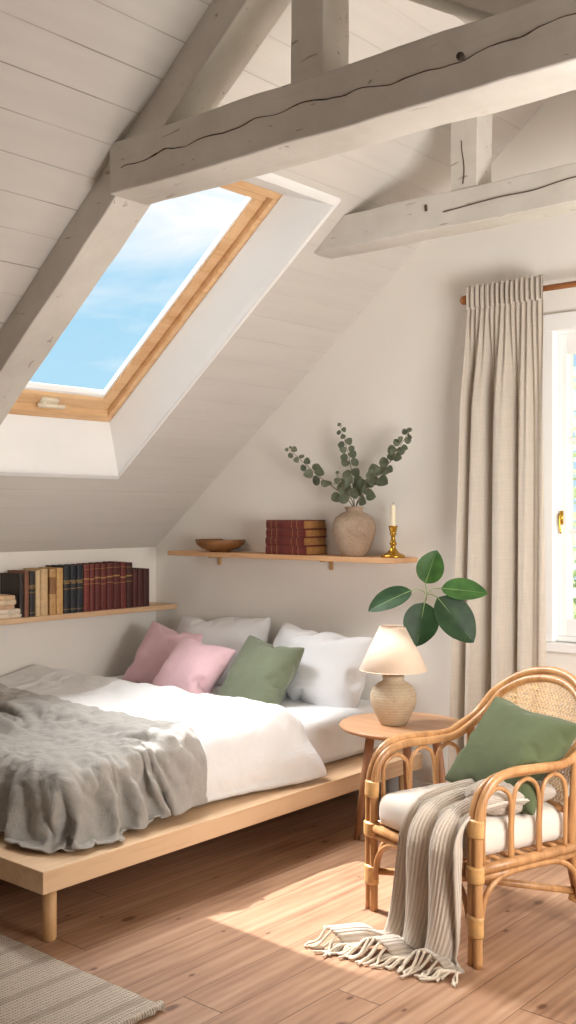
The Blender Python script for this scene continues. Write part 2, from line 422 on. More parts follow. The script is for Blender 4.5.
# ceiling: left slope with skylight opening, right slope.  thin slab 0.05 (roof build-up above)
SX0, SX1, SY0, SY1 = -4.19, -2.78, 2.56, 3.57
b = MB()
def slope_piece(mb, x0, x1, y0, y1, th=.05):
    mb.prism([(x0, roof(x0)), (x1, roof(x1)), (x1, roof(x1)+th), (x0, roof(x0)+th)], y0, y1)
slope_piece(b, XL-T, SX0, YF-T, YB+T); slope_piece(b, SX1, AX, YF-T, YB+T)
slope_piece(b, SX0, SX1, YF-T, SY0); slope_piece(b, SX0, SX1, SY1, YB+T)
b.prism([(AX, AZ), (XR+T, AZ-SR*(XR+T-AX)), (XR+T, AZ-SR*(XR+T-AX)+.05), (AX, AZ+.05)], YF-T, YB+T)
ce = struct(b.build('ceiling', M['ceil']), 'white painted board ceiling on both roof slopes', 'ceiling')

# ---- skylight.  frame plane = roof plane lifted by .26
OFF = .27
def rf(x, y, h=0): return (x, y, KZ+SL*(x-XL)+OFF+h)       # point on the frame plane
FX0, FX1, FY0, FY1 = -4.20, -3.02, 2.60, 3.525
# reveal lining (white boards, vertical sill, level head)
o4 = [(SX0, SY0, roof(SX0)), (SX1, SY0, roof(SX1)), (SX1, SY1, roof(SX1)), (SX0, SY1, roof(SX0))]
i4 = [rf(FX0, FY0), rf(FX1, FY0), rf(FX1, FY1), rf(FX0, FY1)]
b = MB(); b.add(o4+i4, [(k, (k+1) % 4, 4+(k+1) % 4, 4+k) for k in range(4)])
trim = b.build('trim_1', M['white_trim'], solid=.03, soff=0)
struct(trim, 'white boarded reveal lining the roof window', 'trim')
# thin bead round the opening
b = MB()
def bar_on(mb, fn, x0, x1, y0, y1, h0, h1):
    vs = [fn(x, y, h) for x in (x0, x1) for y in (y0, y1) for h in (h0, h1)]
    mb.add(vs, [(0, 1, 3, 2), (4, 6, 7, 5), (0, 4, 5, 1), (2, 3, 7, 6), (0, 2, 6, 4), (1, 5, 7, 3)])
def cf(x, y, h=0): return (x, y, roof(x)+h)
w = .022
bar_on(b, cf, SX0-w, SX0, SY0-w, SY1+w, -.012, .01); bar_on(b, cf, SX1, SX1+w, SY0-w, SY1+w, -.012, .01)
bar_on(b, cf, SX0, SX1, SY1, SY1+w, -.012, .01); bar_on(b, cf, SX0, SX1, SY0-w, SY0, -.012, .01)
struct(b.build('trim_2', M['white_trim'], bevel=.003), 'thin white bead round the roof window opening', 'trim')
sky = thing('window_1', 'pine-framed roof window in the sloping ceiling above the bed', 'window', (0, 0, 0)); sky['kind'] = 'structure'
def ring(mb, fn, x0, x1, y0, y1, wx, wy, h0, h1):
    bar_on(mb, fn, x0, x0+wx, y0, y1, h0, h1); bar_on(mb, fn, x1-wx, x1, y0, y1, h0, h1)
    bar_on(mb, fn, x0+wx, x1-wx, y0, y0+wy, h0, h1); bar_on(mb, fn, x0+wx, x1-wx, y1-wy, y1, h0, h1)
b = MB(); ring(b, rf, FX0-.03, FX1+.03, FY0-.04, FY1+.04, .065, .08, -.005, .10)
b.build('window_frame', M['pine_frame'], sky, bevel=.006)
b = MB(); ring(b, rf, FX0+.033, FX1-.033, FY0+.042, FY1-.042, .05, .065, .028, .085)
sash = b.build('sash', M['pine_frame'], sky, bevel=.008)
b = MB(); ring(b, rf, FX0+.078, FX1-.078, FY0+.10, FY1-.10, .016, .02, .045, .07)
b.build('glazing_bead', M['white_trim'], sash)
b = MB(); b.add([rf(FX0+.05, FY0+.06, .06), rf(FX1-.05, FY0+.06, .06), rf(FX1-.05, FY1-.06, .06), rf(FX0+.05, FY1-.06, .06)], [(0, 1, 2, 3)])
b.build('pane', M['glass'], sky)
hy = 3.10
b = MB()
bar_on(b, rf, FX0+.045, FX0+.075, hy-.05, hy+.05, .008, .03)
b.tube([rf(FX0+.06, hy-.06, .0), rf(FX0+.06, hy+.09, .0)], .011, 10)
b.tube([rf(FX0+.06, hy-.03, .03), rf(FX0+.06, hy-.03, -.004)], .013, 10)
b.build('handle', M['handle_white'], sky, smooth=True)

# ---- casement window
win = thing('window_2', 'white painted casement window behind the linen curtain', 'window'); win['kind'] = 'structure'
b = MB()   # architrave on the wall face
cw = .05
b.box(WX0-cw+.01, WX0+.012, YB-.025, YB+.01, WZ0-.0, WZ1+cw); b.box(WX1-.012, WX1+cw, YB-.025, YB+.01, WZ0, WZ1+cw)
b.box(WX0-cw+.01, WX1+cw, YB-.028, YB+.01, WZ1-.012, WZ1+cw+.015)
b.build('architrave', M['white_trim'], win, bevel=.005)
b = MB(); b.box(WX0-.05, WX1+.06, YB-.055, YB+.12, WZ0-.04, WZ0)
b.build('sill', M['white_trim'], win, bevel=.006)
b = MB()
b.box(WX0, WX0+.014, YB+.01, YB+.12, WZ0, WZ1); b.box(WX1-.014, WX1, YB+.01, YB+.12, WZ0, WZ1)
b.box(WX0+.014, WX1-.014, YB+.01, YB+.12, WZ1-.025, WZ1); b.box(WX0+.014, WX1-.014, YB+.01, YB+.12, WZ0, WZ0+.025)
b.build('window_frame', M['white_trim'], win, bevel=.004)
mid = (WX0+WX1)/2
for a0, a1 in ((WX0+.014, mid-.002), (mid+.002, WX1-.014)):
    b = MB(); z0, z1 = WZ0+.025, WZ1-.025
    sw = .042
    b.box(a0, a0+sw, YB+.02, YB+.06, z0, z1); b.box(a1-sw, a1, YB+.02, YB+.06, z0, z1)
    b.box(a0+sw, a1-sw, YB+.02, YB+.06, z1-.085, z1); b.box(a0+sw, a1-sw, YB+.02, YB+.06, z0, z0+.075)
    for zz in (1.315, 1.715): b.box(a0+sw, a1-sw, YB+.03, YB+.055, zz-.011, zz+.011)
    sh = b.build('sash', M['white_trim'], win, bevel=.004)
    MB().box(a0+sw-.005, a1-sw+.005, YB+.040, YB+.044, z0+.07, z1-.08).build('pane', M['glass'], sh)
b = MB(); hx = WX0+.032
b.box(hx-.007, hx+.007, YB+.012, YB+.021, 1.345, 1.405)
b.tube([(hx, YB+.02, 1.385), (hx, YB+.000, 1.385)], .006, 10)
b.tube(spline([(hx, YB-.001, 1.392), (hx, YB-.003, 1.35), (hx+.003, YB+.0, 1.305)], 4), .0045, 10)
b.build('handle', M['brass'], win, smooth=True)
# baseboard
struct(MB().box(XL, XR, YB-.018, YB, 0, .10).build('baseboard_back', M['white_trim'], bevel=.004), 'white baseboard along the gable wall', 'baseboard')

# ------------------------------------------------------------------ trusses
def rough_beam(mb, p0, p1, u, v, wu, wv, n=26, amp=.006, seed=0):
    """rectangular beam from p0 to p1 with cross-section axes u, v; edges waver like hand-hewn timber"""
    p0, p1, u, v = Vector(p0), Vector(p1), Vector(u).normalized(), Vector(v).normalized()
    c = 3; ring_ = []
    q = [(-1, -1), (0, -1), (1, -1), (1, 0), (1, 1), (0, 1), (-1, 1), (-1, 0)]
    ch = .955
    q = [(-ch, -1), (0, -1), (ch, -1), (1, -ch), (1, 0), (1, ch), (ch, 1), (0, 1), (-ch, 1), (-1, ch), (-1, 0), (-1, -ch)]
    vs = []
    for i in range(n+1):
        c0 = p0.lerp(p1, i/n)
        for a, b_ in q:
            pt = c0+u*(a*wu/2)+v*(b_*wv/2)
            d = mnoise.noise_vector(pt*3.1+Vector((seed, 0, 0)))*amp*1.3+mnoise.noise_vector(pt*11+Vector((seed, 5, 0)))*amp*.6
            vs.append(pt+d)
    k = len(q)
    fs = [(i*k+j, i*k+(j+1) % k, (i+1)*k+(j+1) % k, (i+1)*k+j) for i in range(n) for j in range(k)]
    fs += [tuple(range(k))[::-1], tuple(n*k+j for j in range(k))]
    mb.add(vs, fs)
def on_beam(p, seed, amp):   # point on the wavering face of a rough beam
    pt = Vector(p); return pt+mnoise.noise_vector(pt*3.1+Vector((seed, 0, 0)))*amp*1.3+mnoise.noise_vector(pt*11+Vector((seed, 5, 0)))*amp*.6
def wob(p0, p1, n, amp, seed, nrm):
    p0, p1, nrm = Vector(p0), Vector(p1), Vector(nrm); out = []
    side = (p1-p0).normalized().cross(nrm)
    for i in range(n+1):
        q = p0.lerp(p1, i/n); out.append(q+side*(mnoise.noise(Vector((i*.45, seed, 0)))*amp+mnoise.noise(Vector((i*1.3, seed, 4)))*amp*.4))
    return out
def truss(y0, y1, zt0, zt1, xp, pw, label, with_rafters, seed, xl_tie, pyw):
    ym, wy = (y0+y1)/2, (y1-y0)
    t = thing('roof_truss', label, 'roof truss', (xp, ym, 0), 0, None)
    t['kind'] = 'structure'
    L = lambda x, y, z: (x-xp, y-ym, z)
    b = MB(); zc = (zt0+zt1)/2
    xr = AX+(AZ-zc)/SR
    rough_beam(b, L(xl_tie, ym, zc), L(xr, ym, zc-.01), (0, 1, 0), (0, 0, 1), wy, zt1-zt0, 40, .0045, seed)
    tie = b.build('tie_beam', M['beam'], t, smooth=False, bevel=.004)
    b = MB()
    rough_beam(b, L(xp, ym, zt1-.01), L(xp, ym, roof(xp)+.02), (1, 0, 0), (0, 1, 0), pw, pyw, 10, .004, seed+3)
    post = b.build('king_post', M['beam'], t, bevel=.004)
    return t, L, tie, post
# truss one
Y0, Y1 = 2.40, 2.575
t1, L1, tie1, post1 = truss(Y0, Y1, 2.505, 2.685, -1.99, .125, 'thick white truss crossing in front of the roof window', True, 1, -2.86, .13)
dx = Vector((1, 0, SL)).normalized(); nz = Vector((SL, 0, -1)).normalized()
d_ = .135   # rafter depth measured square to the slope
def raft(x): q = Vector((x, (2.425+2.585)/2, roof(x)+.01))+nz*(d_/2); return L1(*q)
b = MB(); rough_beam(b, raft(-4.66), raft(-2.14), (0, 1, 0), nz, .16, d_, 44, .004, 9)
rafter = b.build('rafter', M['beam'], t1, bevel=.004)
nr = Vector((-SR, 0, -1)).normalized()
def raft2(x): q = Vector((x, (2.425+2.585)/2, roof(x)+.01))+nr*(.15/2); return L1(*q)
b = MB(); rough_beam(b, raft2(-2.02), raft2(.9), (0, 1, 0), nr, .16, .15, 30, .006, 12)
b.build('rafter', M['beam'], t1, bevel=.004)
# fissures and the bolt hole on the front face of tie one
b = MB()
yf = Y0-.002
pts = [(-2.80, 2.58), (-2.6, 2.60), (-2.42, 2.597), (-2.2, 2.60), (-2.0, 2.605), (-1.8, 2.595), (-1.6, 2.583), (-1.42, 2.585), (-1.25, 2.60), (-1.05, 2.61), (-.8, 2.6)]
cp = spline([(x, 0, z) for x, z in pts], 14)
crack = [on_beam(L1(q.x, Y0+.0005, q.z+.005*math.sin(q.x*31)+.004*mnoise.noise(Vector((q.x*20, 0, 0)))), 1, .0045) for q in cp]
rr = [.0025+.0035*abs(math.sin(i*.13))*(.4+.6*mnoise.noise(Vector((i*.3, 1, 2)))**2*3) for i in range(len(crack))]
b.tube(crack, [min(.0045, max(.0016, q*.6)) for q in rr], 6)
b.build('crack', M['crack'], tie1)
b = MB(); b.lathe([(.001, 0), (.008, 0), (.011, .008), (.010, .014)], 14)
bo = b.build('bolt_hole', M['knob'], tie1, smooth=True); bo.location = L1(-1.44, Y0-.006, 2.588); bo.rotation_euler = (R(90), 0, 0)
# truss two
Z0, Z1 = 3.68, 3.82
t2, L2, tie2, post2 = truss(Z0, Z1, 2.562, 2.705, -2.212, .125, 'further white truss with a short post, near the gable wall', False, 21, -3.03, .12)
b = MB()
b.tube(spline([L2(x, Z0-.003, z) for x, z in [(-2.3, 2.62), (-2.05, 2.632), (-1.9, 2.63), (-1.75, 2.645), (-1.6, 2.64)]], 6), .0022, 6)
b.tube(spline([L2(-2.215+.006*math.sin(k), Z0+.007, 2.72+k*.035) for k in range(6)], 4), .0022, 6)
b.tube(spline([L2(-2.385, Z0-.002, 2.665), L2(-2.383, Z0-.002, 2.64)], 3), .006, 6)
b.build('crack', M['crack'], tie2)

# ------------------------------------------------------------------ cloth simulation helper
def simulate(objs_cloth, colliders, frames, gravity=True):
    S.frame_start = 1; S.frame_end = frames
    S.use_gravity = gravity
    for fr in range(1, frames+1): S.frame_set(fr)
    dg = bpy.context.evaluated_depsgraph_get()
    res = []
    for o in objs_cloth:
        e = o.evaluated_get(dg); me = e.to_mesh()
        vs = np.empty(len(me.vertices)*3, 'f'); me.vertices.foreach_get('co', vs)
        fs = [tuple(p.vertices) for p in me.polygons]; e.to_mesh_clear()
        res.append((vs.reshape(-1, 3).copy(), fs))
    for o in list(objs_cloth)+list(colliders):
        me = o.data; bpy.data.objects.remove(o, do_unlink=True); bpy.data.meshes.remove(me)
    S.frame_set(1); S.frame_end = 1
    return res
def temp(verts, faces, name='tmp'):
    me = bpy.data.meshes.new(name); me.from_pydata([tuple(v) for v in verts], [], faces); me.update()
    o = bpy.data.objects.new(name, me); COL.objects.link(o); return o
def collider(o, thick=.008, fric=40):
    md = o.modifiers.new('col', 'COLLISION'); o.collision.thickness_outer = thick; o.collision.cloth_friction = fric; return o
def cloth(o, mass=.3, bend=.5, tension=15, shrink=0., pressure=None, selfc=False, air=1, quality=6, dist=.008):
    md = o.modifiers.new('cl', 'CLOTH'); s = md.settings
    s.quality = quality; s.mass = mass; s.tension_stiffness = tension; s.compression_stiffness = tension; s.shear_stiffness = tension*.4
    s.bending_stiffness = bend; s.air_damping = air; s.tension_damping = 5; s.compression_damping = 5
    s.shrink_min = shrink; s.shrink_max = shrink
    if pressure is not None: s.use_pressure = True; s.uniform_pressure_force = pressure
    md.collision_settings.distance_min = dist; md.collision_settings.use_collision = True; md.collision_settings.collision_quality = 3
    md.collision_settings.use_self_collision = selfc
    if selfc: md.collision_settings.self_distance_min = dist
    return o
def rounded_box(x0, x1, y0, y1, z0, z1, r, sub=8):
    bm = bmesh.new(); bmesh.ops.create_cube(bm, size=1)
    for v in bm.verts: v.co = Vector(((x0+x1)/2+v.co.x*(x1-x0), (y0+y1)/2+v.co.y*(y1-y0), (z0+z1)/2+v.co.z*(z1-z0)))
    bmesh.ops.bevel(bm, geom=bm.edges[:]+bm.verts[:], offset=r, segments=5, profile=.5, affect='EDGES')
    me = bpy.data.meshes.new('rb'); bm.to_mesh(me); bm.free(); return me

# ------------------------------------------------------------------ bed
PX0, PX1, PY0, PY1, PZ0, PZ1 = -4.655, -2.784, 2.062, 4.265, .172, .247
bed = thing('platform_bed', 'low light oak platform bed along the knee wall', 'bed', (-3.72, 3.16, 0))
BL = lambda x, y: (x+3.72, y-3.16)
bx0, by0 = BL(PX0, PY0); bx1, by1 = BL(PX1, PY1)
MB().box(bx0, bx1, by0, by1, PZ0, PZ1).build('platform', M['oak'], bed, bevel=.004)
for lx, ly in ((-2.835, 2.125), (-4.60, 2.125), (-2.835, 4.18), (-4.60, 4.18)):
    q = BL(lx, ly)
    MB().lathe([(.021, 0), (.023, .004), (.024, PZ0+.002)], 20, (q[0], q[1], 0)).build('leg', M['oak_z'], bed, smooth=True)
MX0, MX1, MY0, MY1, MZ1 = -4.64, -2.955, 2.24, 4.25, .475
me = rounded_box(MX0, MX1, MY0, MY1, PZ1+.001, MZ1, .055)
for p in me.polygons: p.use_smooth = True
me.materials.append(M['white_sheet'])
mat_o = bpy.data.objects.new('mattress', me); COL.objects.link(mat_o)
tag(mat_o, 'thick mattress in a white fitted sheet on the oak platform', 'mattress')

def crumple(vs, fs, amp, fr, seed, ani=(1, 1, 1)):
    me = bpy.data.meshes.new('c'); me.from_pydata([tuple(v) for v in vs], [], [tuple(f) for f in fs]); me.update()
    out = []
    for v in me.vertices:
        p = Vector((v.co.x*ani[0], v.co.y*ani[1], v.co.z*ani[2]))*fr+Vector((seed, 0, 0))
        p += mnoise.noise_vector(p*.5)*.7
        h = (1-abs(mnoise.noise(p))*2)*.6+(1-abs(mnoise.noise(p*2.1+Vector((3, 1, 7))))*2)*.4
        out.append(tuple(v.co+v.normal*amp*(h-.4)))
    bpy.data.meshes.remove(me); return out
# duvet
def bed_colliders():
    c1 = temp(*mesh_data(rounded_box(MX0-.3, MX1, MY0, MY1+.4, PZ1-.1, MZ1+.012, .06)))
    b = MB(); b.box(-5.2, PX1-.004, PY0+.003, 4.9, 0, PZ1+.002); c2 = temp(b.v, b.f)
    b = MB(); b.box(-6, 0, 0, 6, -.2, .01); c3 = temp(b.v, b.f)
    b = MB(); b.box(XL-.2, XL+.012, 1, 5, 0, 1.5); c4 = temp(b.v, b.f)
    return [collider(c) for c in (c1, c2, c3, c4)]
def mesh_data(me):
    d = ([v.co.copy() for v in me.vertices], [tuple(p.vertices) for p in me.polygons]); bpy.data.meshes.remove(me); return d
def fine_grid(x0, x1, y0, y1, z, step, jit=.004, seed=0, fn=None, hf=None):
    nx, ny = int((x1-x0)/step), int((y1-y0)/step)
    vs = []
    for i in range(nx+1):
        for j in range(ny+1):
            x = x0+(x1-x0)*i/nx; y = y0+(y1-y0)*j/ny
            h = mnoise.noise(Vector((x*6+seed, y*6, 0)))*.02+mnoise.noise(Vector((x*17+seed, y*17, 2)))*jit
            if hf: h = hf(x, y)
            if fn: x, y = fn(x, y)
            vs.append((x, y, z+h))
    fs = [(i*(ny+1)+j, (i+1)*(ny+1)+j, (i+1)*(ny+1)+j+1, i*(ny+1)+j+1) for i in range(nx) for j in range(ny)]
    return vs, fs, nx, ny
def pin(o, test):
    g = o.vertex_groups.new(name='pin'); g.add([v.index for v in o.data.vertices if test(*v.co)], 1.0, 'ADD')
    o.modifiers[-1].settings.vertex_group_mass = 'pin'
def pre_duvet(x, y):
    k = max(0, min(1, (x+3.25)/.3))
    return .010*k*math.sin(y*46+3*mnoise.noise(Vector((x*2, y*3, 0)))*2)+.012*mnoise.noise(Vector((x*5, y*5, 2)))+.008*mnoise.noise(Vector((x*13, y*8, 5)))
cols = bed_colliders()
vs, fs, nx, ny = fine_grid(-4.66, -2.765, 2.76, 3.53, .512, .020, seed=3, hf=pre_duvet)
dv = cloth(temp(vs, fs), mass=.35, bend=1.2, tension=14, shrink=-.03)
pin(dv, lambda x, y, z: x < -4.5)
(dvv, dvf), = simulate([dv], cols, 40)
duv = []
for i, (x, y, z) in enumerate(dvv):
    u, v = (i//(ny+1))/nx, (i % (ny+1))/ny
    edge = min(1, min(1-u, v+.2, (1-v))*9)
    puff = (.022+.018*mnoise.noise(Vector((x*5, y*5, 1)))+.010*mnoise.noise(Vector((x*12, y*12, 6))))
    fold = .035*math.exp(-((y-3.40)/.10)**2)
    top = max(0, min(1, (z-.36)/.12)); side = 1-top
    head = max(0, min(1, (y-2.95)/.5)); head *= head
    low = max(0, min(1, (.46-z)/.2))
    duv.append((x+side*(edge*(.03+.014*mnoise.noise(Vector((y*9, z*9, 3))))+head*.10*low+.02*low), y, z+(puff*edge+fold)*top))
b = MB(); b.v = crumple(duv, dvf, .010, 7.5, 3, (.8, 1.2, .8)); b.f = dvf
duvet = b.build('duvet', M['duvet'], smooth=True, solid=.034, soff=-.2, subsurf=1)
tag(duvet, 'white duvet spread over the mattress, turned down below the cushions', 'duvet')
# grey bedspread over the foot
def pre_bl(x, y):
    dx_, dy_ = x+3.35, y-2.62; r = math.hypot(dx_, dy_); ph = math.atan2(dy_, dx_)
    wv = mnoise.noise(Vector((x*2.2, y*2.2, 4)))
    k = max(0, min(1, (r-.18)/.35))
    a = math.sin(ph*26+wv*6+.8*math.sin(r*9)); b_ = math.sin(ph*47+wv*9+2)
    k *= max(0, min(1, (2.97-y)/.14))
    return .026*k*a+.011*k*b_+.012*mnoise.noise(Vector((x*9, y*9, 7)))+.006*mnoise.noise(Vector((x*22, y*22, 9)))
def round_corner(x, y):
    cx_, cy_, r = -2.705-.33, 2.04+.33, .33
    if x > cx_ and y < cy_:
        a_, b_ = (x-cx_)/r, (cy_-y)/r; q = max(a_, b_); h = math.hypot(a_, b_)
        if h > 0: k = 1-(1-q/h)*.75; return cx_+(x-cx_)*k, cy_-(cy_-y)*k
    return x, y
cols = bed_colliders()
cols.append(collider(temp(duv, dvf), .008, 30))
vs, fs, nx2, ny2 = fine_grid(-4.66, -2.705, 2.04, 2.97, .605, .0155, seed=11, hf=pre_bl, fn=round_corner)
bl = cloth(temp(vs, fs), mass=.25, bend=.9, tension=14, shrink=-.03, quality=7)
pin(bl, lambda x, y, z: x < -4.5)
(blv, blf), = simulate([bl], cols, 44)
blv = crumple(blv, blf, .019, 8, 11, (.75, 1.25, .75)); blv = crumple(blv, blf, .010, 20, 2, (.9, 1.1, .8))
blv = [(x, y, z+.014*max(0, min(1, (y-2.55)/.1))) for x, y, z in blv]
b = MB(); b.v = blv; b.f = blf
blanket = b.build('bedspread', M['grey_linen'], smooth=True, solid=.008, soff=1, subsurf=1)
tag(blanket, 'crumpled grey linen bedspread over the foot of the bed', 'bedspread')

# ------------------------------------------------------------------ pillows (inflated cloth)
def pillow_mesh(w, h, n=34, pressure=3.0, bend=.4, shrink=0, frames=32, seed=0, gap=.01, bulge=.05):
    vs = []; fs = []; idx = {}
    m = max(8, int(n*h/w))
    for s_ in (0, 1):
        for i in range(n+1):
            for j in range(m+1):
                bd = i in (0, n) or j in (0, m)
                key = (0 if bd else s_, i, j)
                if key in idx: continue
                x = (i/n-.5)*w; z = (j/m-.5)*h
                a_, c_ = 2*i/n-1, 2*j/m-1
                x *= 1+bulge*(1-c_*c_)*h/w; z *= 1+bulge*(1-a_*a_)*w/h
                idx[key] = len(vs)
                y = 0 if bd else (gap if s_ else -gap)*(1+.5*mnoise.noise(Vector((x*9+seed, z*9, s_))))
                vs.append((x, y, z))
    def I(s_, i, j): return idx[(0 if (i in (0, n) or j in (0, m)) else s_, i, j)]
    for s_ in (0, 1):
        for i in range(n):
            for j in range(m):
                f = (I(s_, i, j), I(s_, i+1, j), I(s_, i+1, j+1), I(s_, i, j+1))
                fs.append(f if s_ == 0 else f[::-1])
    o = cloth(temp(vs, fs), mass=.15, bend=bend, tension=14, shrink=shrink, pressure=pressure, air=4, quality=5)
    (v, f), = simulate([o], [], frames, gravity=False)
    S.use_gravity = True
    return v, f
def pillow(name, data, mat, label, cat, loc, rot, group=None, sag=0, scale=1):
    v, f = data
    b = MB(); out = []
    for p in v:
        x, y, z = p*scale
        if sag: z -= sag*max(0, z)*(.5+.5*math.cos(x*9)); 
        out.append((x, y, z))
    b.v = out; b.f = [tuple(q) for q in f]
    o = b.build(name, mat, smooth=True, subsurf=1)
    o.location = loc; o.rotation_euler = rot
    return tag(o, label, cat, group)
sq = pillow_mesh(.50, .50, 34, 3.2, .35, -.02, seed=1)
sq2 = pillow_mesh(.50, .50, 34, 2.8, .3, -.03, seed=9)
rc = pillow_mesh(.66, .45, 40, 3.4, .35, -.03, seed=4, bulge=.12)
rc2 = pillow_mesh(.68, .45, 40, 3.0, .3, -.04, seed=14, bulge=.11)
pillow('pillow', rc, M['white_sheet'], 'plump white bed pillow nearest the round side table', 'pillow', (-3.30, 4.085, .610), (R(-24), R(3), R(-4)), 'white bed pillows')
pillow('pillow', rc2, M['white_sheet'], 'white bed pillow half hidden behind the pink cushions', 'pillow', (-4.03, 4.13, .620), (R(-22), R(-3), R(2)), 'white bed pillows')
pillow('cushion', sq, M['pink'], 'pink cushion at the back, nearest the bookshelf corner', 'cushion', (-4.23, 3.93, .592), (R(-34), R(7), R(6)), None, 0, .86)
pillow('cushion', sq2, M['pink'], 'front pink cushion leaning between another pink one and the green one', 'cushion', (-3.83, 3.735, .580), (R(-38), R(5), R(-3)), None, 0, .82)
pillow('cushion', sq, M['green'], 'sage green cushion leaning on the white bed pillow', 'cushion', (-3.44, 3.82, .590), (R(-33), R(4), R(-6)), None, 0, .86)

# ------------------------------------------------------------------ books
def book(name, label, w, d, h, rgb, loc, rz, gold=True, lab=None, group=None, lay=False, page='page', cat='book', bands=None):
    """local: spine faces -Y, thickness along X, height along Z (before laying flat)"""
    t = thing(name, label, cat, loc, 0, group)
    th = min(.004, w*.14)
    b = MB(); n = 6
    # cover: two boards and a rounded spine
    prof = [(-w/2, d)]+[(-w/2, 0)]+[(w/2*math.sin(-math.pi/2+math.pi*k/n), -.007*math.cos(-math.pi/2+math.pi*k/n)) for k in range(1, n)]+[(w/2, 0), (w/2, d), (w/2-th, d), (w/2-th, .004), (-w/2+th, .004), (-w/2+th, d)]
    b.prism(prof, 0, h, 'z')
    for fz in (.2, .42, .64, .84):       # raised bands across the spine
        if gold and lab is None: b.prism([(w/2*math.sin(-math.pi/2+math.pi*k/n)*1.01, -.0075*math.cos(-math.pi/2+math.pi*k/n)-.0012) for k in range(0, n+1)], h*fz-.0015, h*fz+.0015, 'z')
    kw = {'bands': bands} if bands else {}
    c = b.build('cover', m_book(rgb, gold, label=lab, **kw), t)
    q = MB().box(-w/2+th, w/2-th, .004, d-.004, .003, h-.003).build('page_block', M[page], t)
    if lay:
        for o in (c, q): o.rotation_euler = (0, R(90), 0); 
        for o in (c, q): o.location = (0, 0, w/2)
        t.rotation_euler = (0, 0, rz)
    else:
        t.rotation_euler = (0, 0, rz)
    return t
SHZ = .862
sl = thing('wall_shelf', 'long light wood shelf along the knee wall, full of books', 'shelf', (-4.60, 3.30, SHZ-.028))
MB().box(-.10, .10, -.95, .985, 0, .028).build('board', M['oak'], sl, bevel=.003)
# the values below are world Y positions worked out beforehand
spines = [
 (3.203, 3.232, .222, .165, (40, 28, 24), 0, None, 'wide black-brown book, first upright beside the flat pale stack'),
 (3.234, 3.263, .236, .145, (134, 86, 62), 0, None, 'brown cloth book between the wide black book and a slim black one'),
 (3.265, 3.301, .232, .145, (36, 30, 30), 1, None, 'slim black gilt-lettered book between brown and cream books'),
 (3.303, 3.334, .236, .14, (216, 186, 142), 0, None, 'first cream book right of the slim black book'),
 (3.336, 3.382, .242, .15, (212, 178, 132), 0, None, 'thick cream book left of the tan one with a brown spine label'),
 (3.392, 3.434, .240, .15, (196, 152, 98), 0, (140, 98, 56), 'tan book with a brown label on its spine'),
 (3.436, 3.480, .243, .15, (206, 160, 102), 0, None, 'plain tan book just left of the navy set'),
 (3.483, 3.524, .252, .155, (30, 34, 40), 1, None, 'navy gilt book beside the plain tan book'),
 (3.526, 3.568, .252, .155, (30, 34, 42), 1, None, 'middle book of the navy gilt trio'),
 (3.570, 3.613, .252, .155, (32, 36, 44), 1, None, 'navy gilt book touching the dark red set'),
 (3.616, 3.655, .252, .15, (120, 52, 42), 1, None, 'reddest leather book, first after the navy trio'),
 (3.657, 3.690, .252, .15, (110, 46, 38), 1, None, 'second red leather book after the navy trio'),
 (3.692, 3.730, .254, .15, (98, 38, 34), 1, None, 'third red leather book after the navy trio'),
 (3.732, 3.774, .254, .15, (104, 42, 36), 1, None, 'fourth red leather book after the navy trio'),
 (3.776, 3.822, .256, .15, (96, 38, 34), 1, None, 'fifth red leather book after the navy trio, gilt bands'),
 (3.824, 3.872, .256, .15, (88, 34, 32), 1, None, 'sixth and darker red leather book after the navy trio'),
 (3.874, 3.916, .258, .15, (104, 40, 36), 1, None, 'last tall red book showing gilt bands'),
 (3.918, 3.962, .254, .15, (66, 28, 26), 1, None, 'tall dark maroon book beside the three short ones'),
 (3.965, 4.000, .214, .14, (82, 34, 30), 0, None, 'first of the three short maroon books by the corner'),
 (4.002, 4.042, .214, .14, (74, 30, 28), 0, None, 'middle one of the three short maroon books'),
 (4.044, 4.090, .214, .14, (68, 28, 26), 0, None, 'short maroon book standing last, closest to the room corner'),
]
for y0, y1, h, d, rgb, gold, lab, label in spines:
    book('book', label, y1-y0-.001, d, h, rgb, (-4.525, (y0+y1)/2, SHZ), R(90), bool(gold), lab, 'upright books on the low shelf',
         bands=(((.66+rgb[1]%5*.012, .69+rgb[1]%5*.012), (.56+rgb[2]%4*.012, .572+rgb[2]%4*.012), (.9, .908)) if rgb[0] > 60 else ((.62, .70), (.54-y0%.05, .552-y0%.05), (.08, .09))))
z = SHZ
for k, (th, rgb, L, off, label) in enumerate([
        (.022, (226, 208, 184), .27, .012, 'bottom pale book of the flat stack at the shelf end'),
        (.024, (230, 214, 192), .265, .008, 'cream book second from the bottom of the flat stack'),
        (.022, (206, 168, 136), .25, -.02, 'tan-pink book in the middle of the flat stack'),
        (.024, (226, 204, 172), .25, -.01, 'cream book second from the top of the flat pale stack'),
        (.022, (218, 182, 142), .245, -.014, 'tan book lying on top of the flat pale stack')]):
    # laid flat: spine towards the room
    bk = thing('book', label, 'book', (-4.525, 3.066+off, z), 0, 'flat stack of pale books')
    b = MB(); w2 = .0035
    b.box(-.13, .0, -L/2, L/2, 0, w2); b.box(-.13, .0, -L/2, L/2, th-w2, th)
    b.prism([(-.004, 0), (.004, 0), (.008, th*.3), (.008, th*.7), (.004, th), (-.004, th)], -L/2, L/2)
    b.build('cover', m_book(rgb, False), bk)
    MB().box(-.127, -.003, -L/2+.004, L/2-.004, w2, th-w2).build('page_block', M['page'], bk)
    z += th+.0005

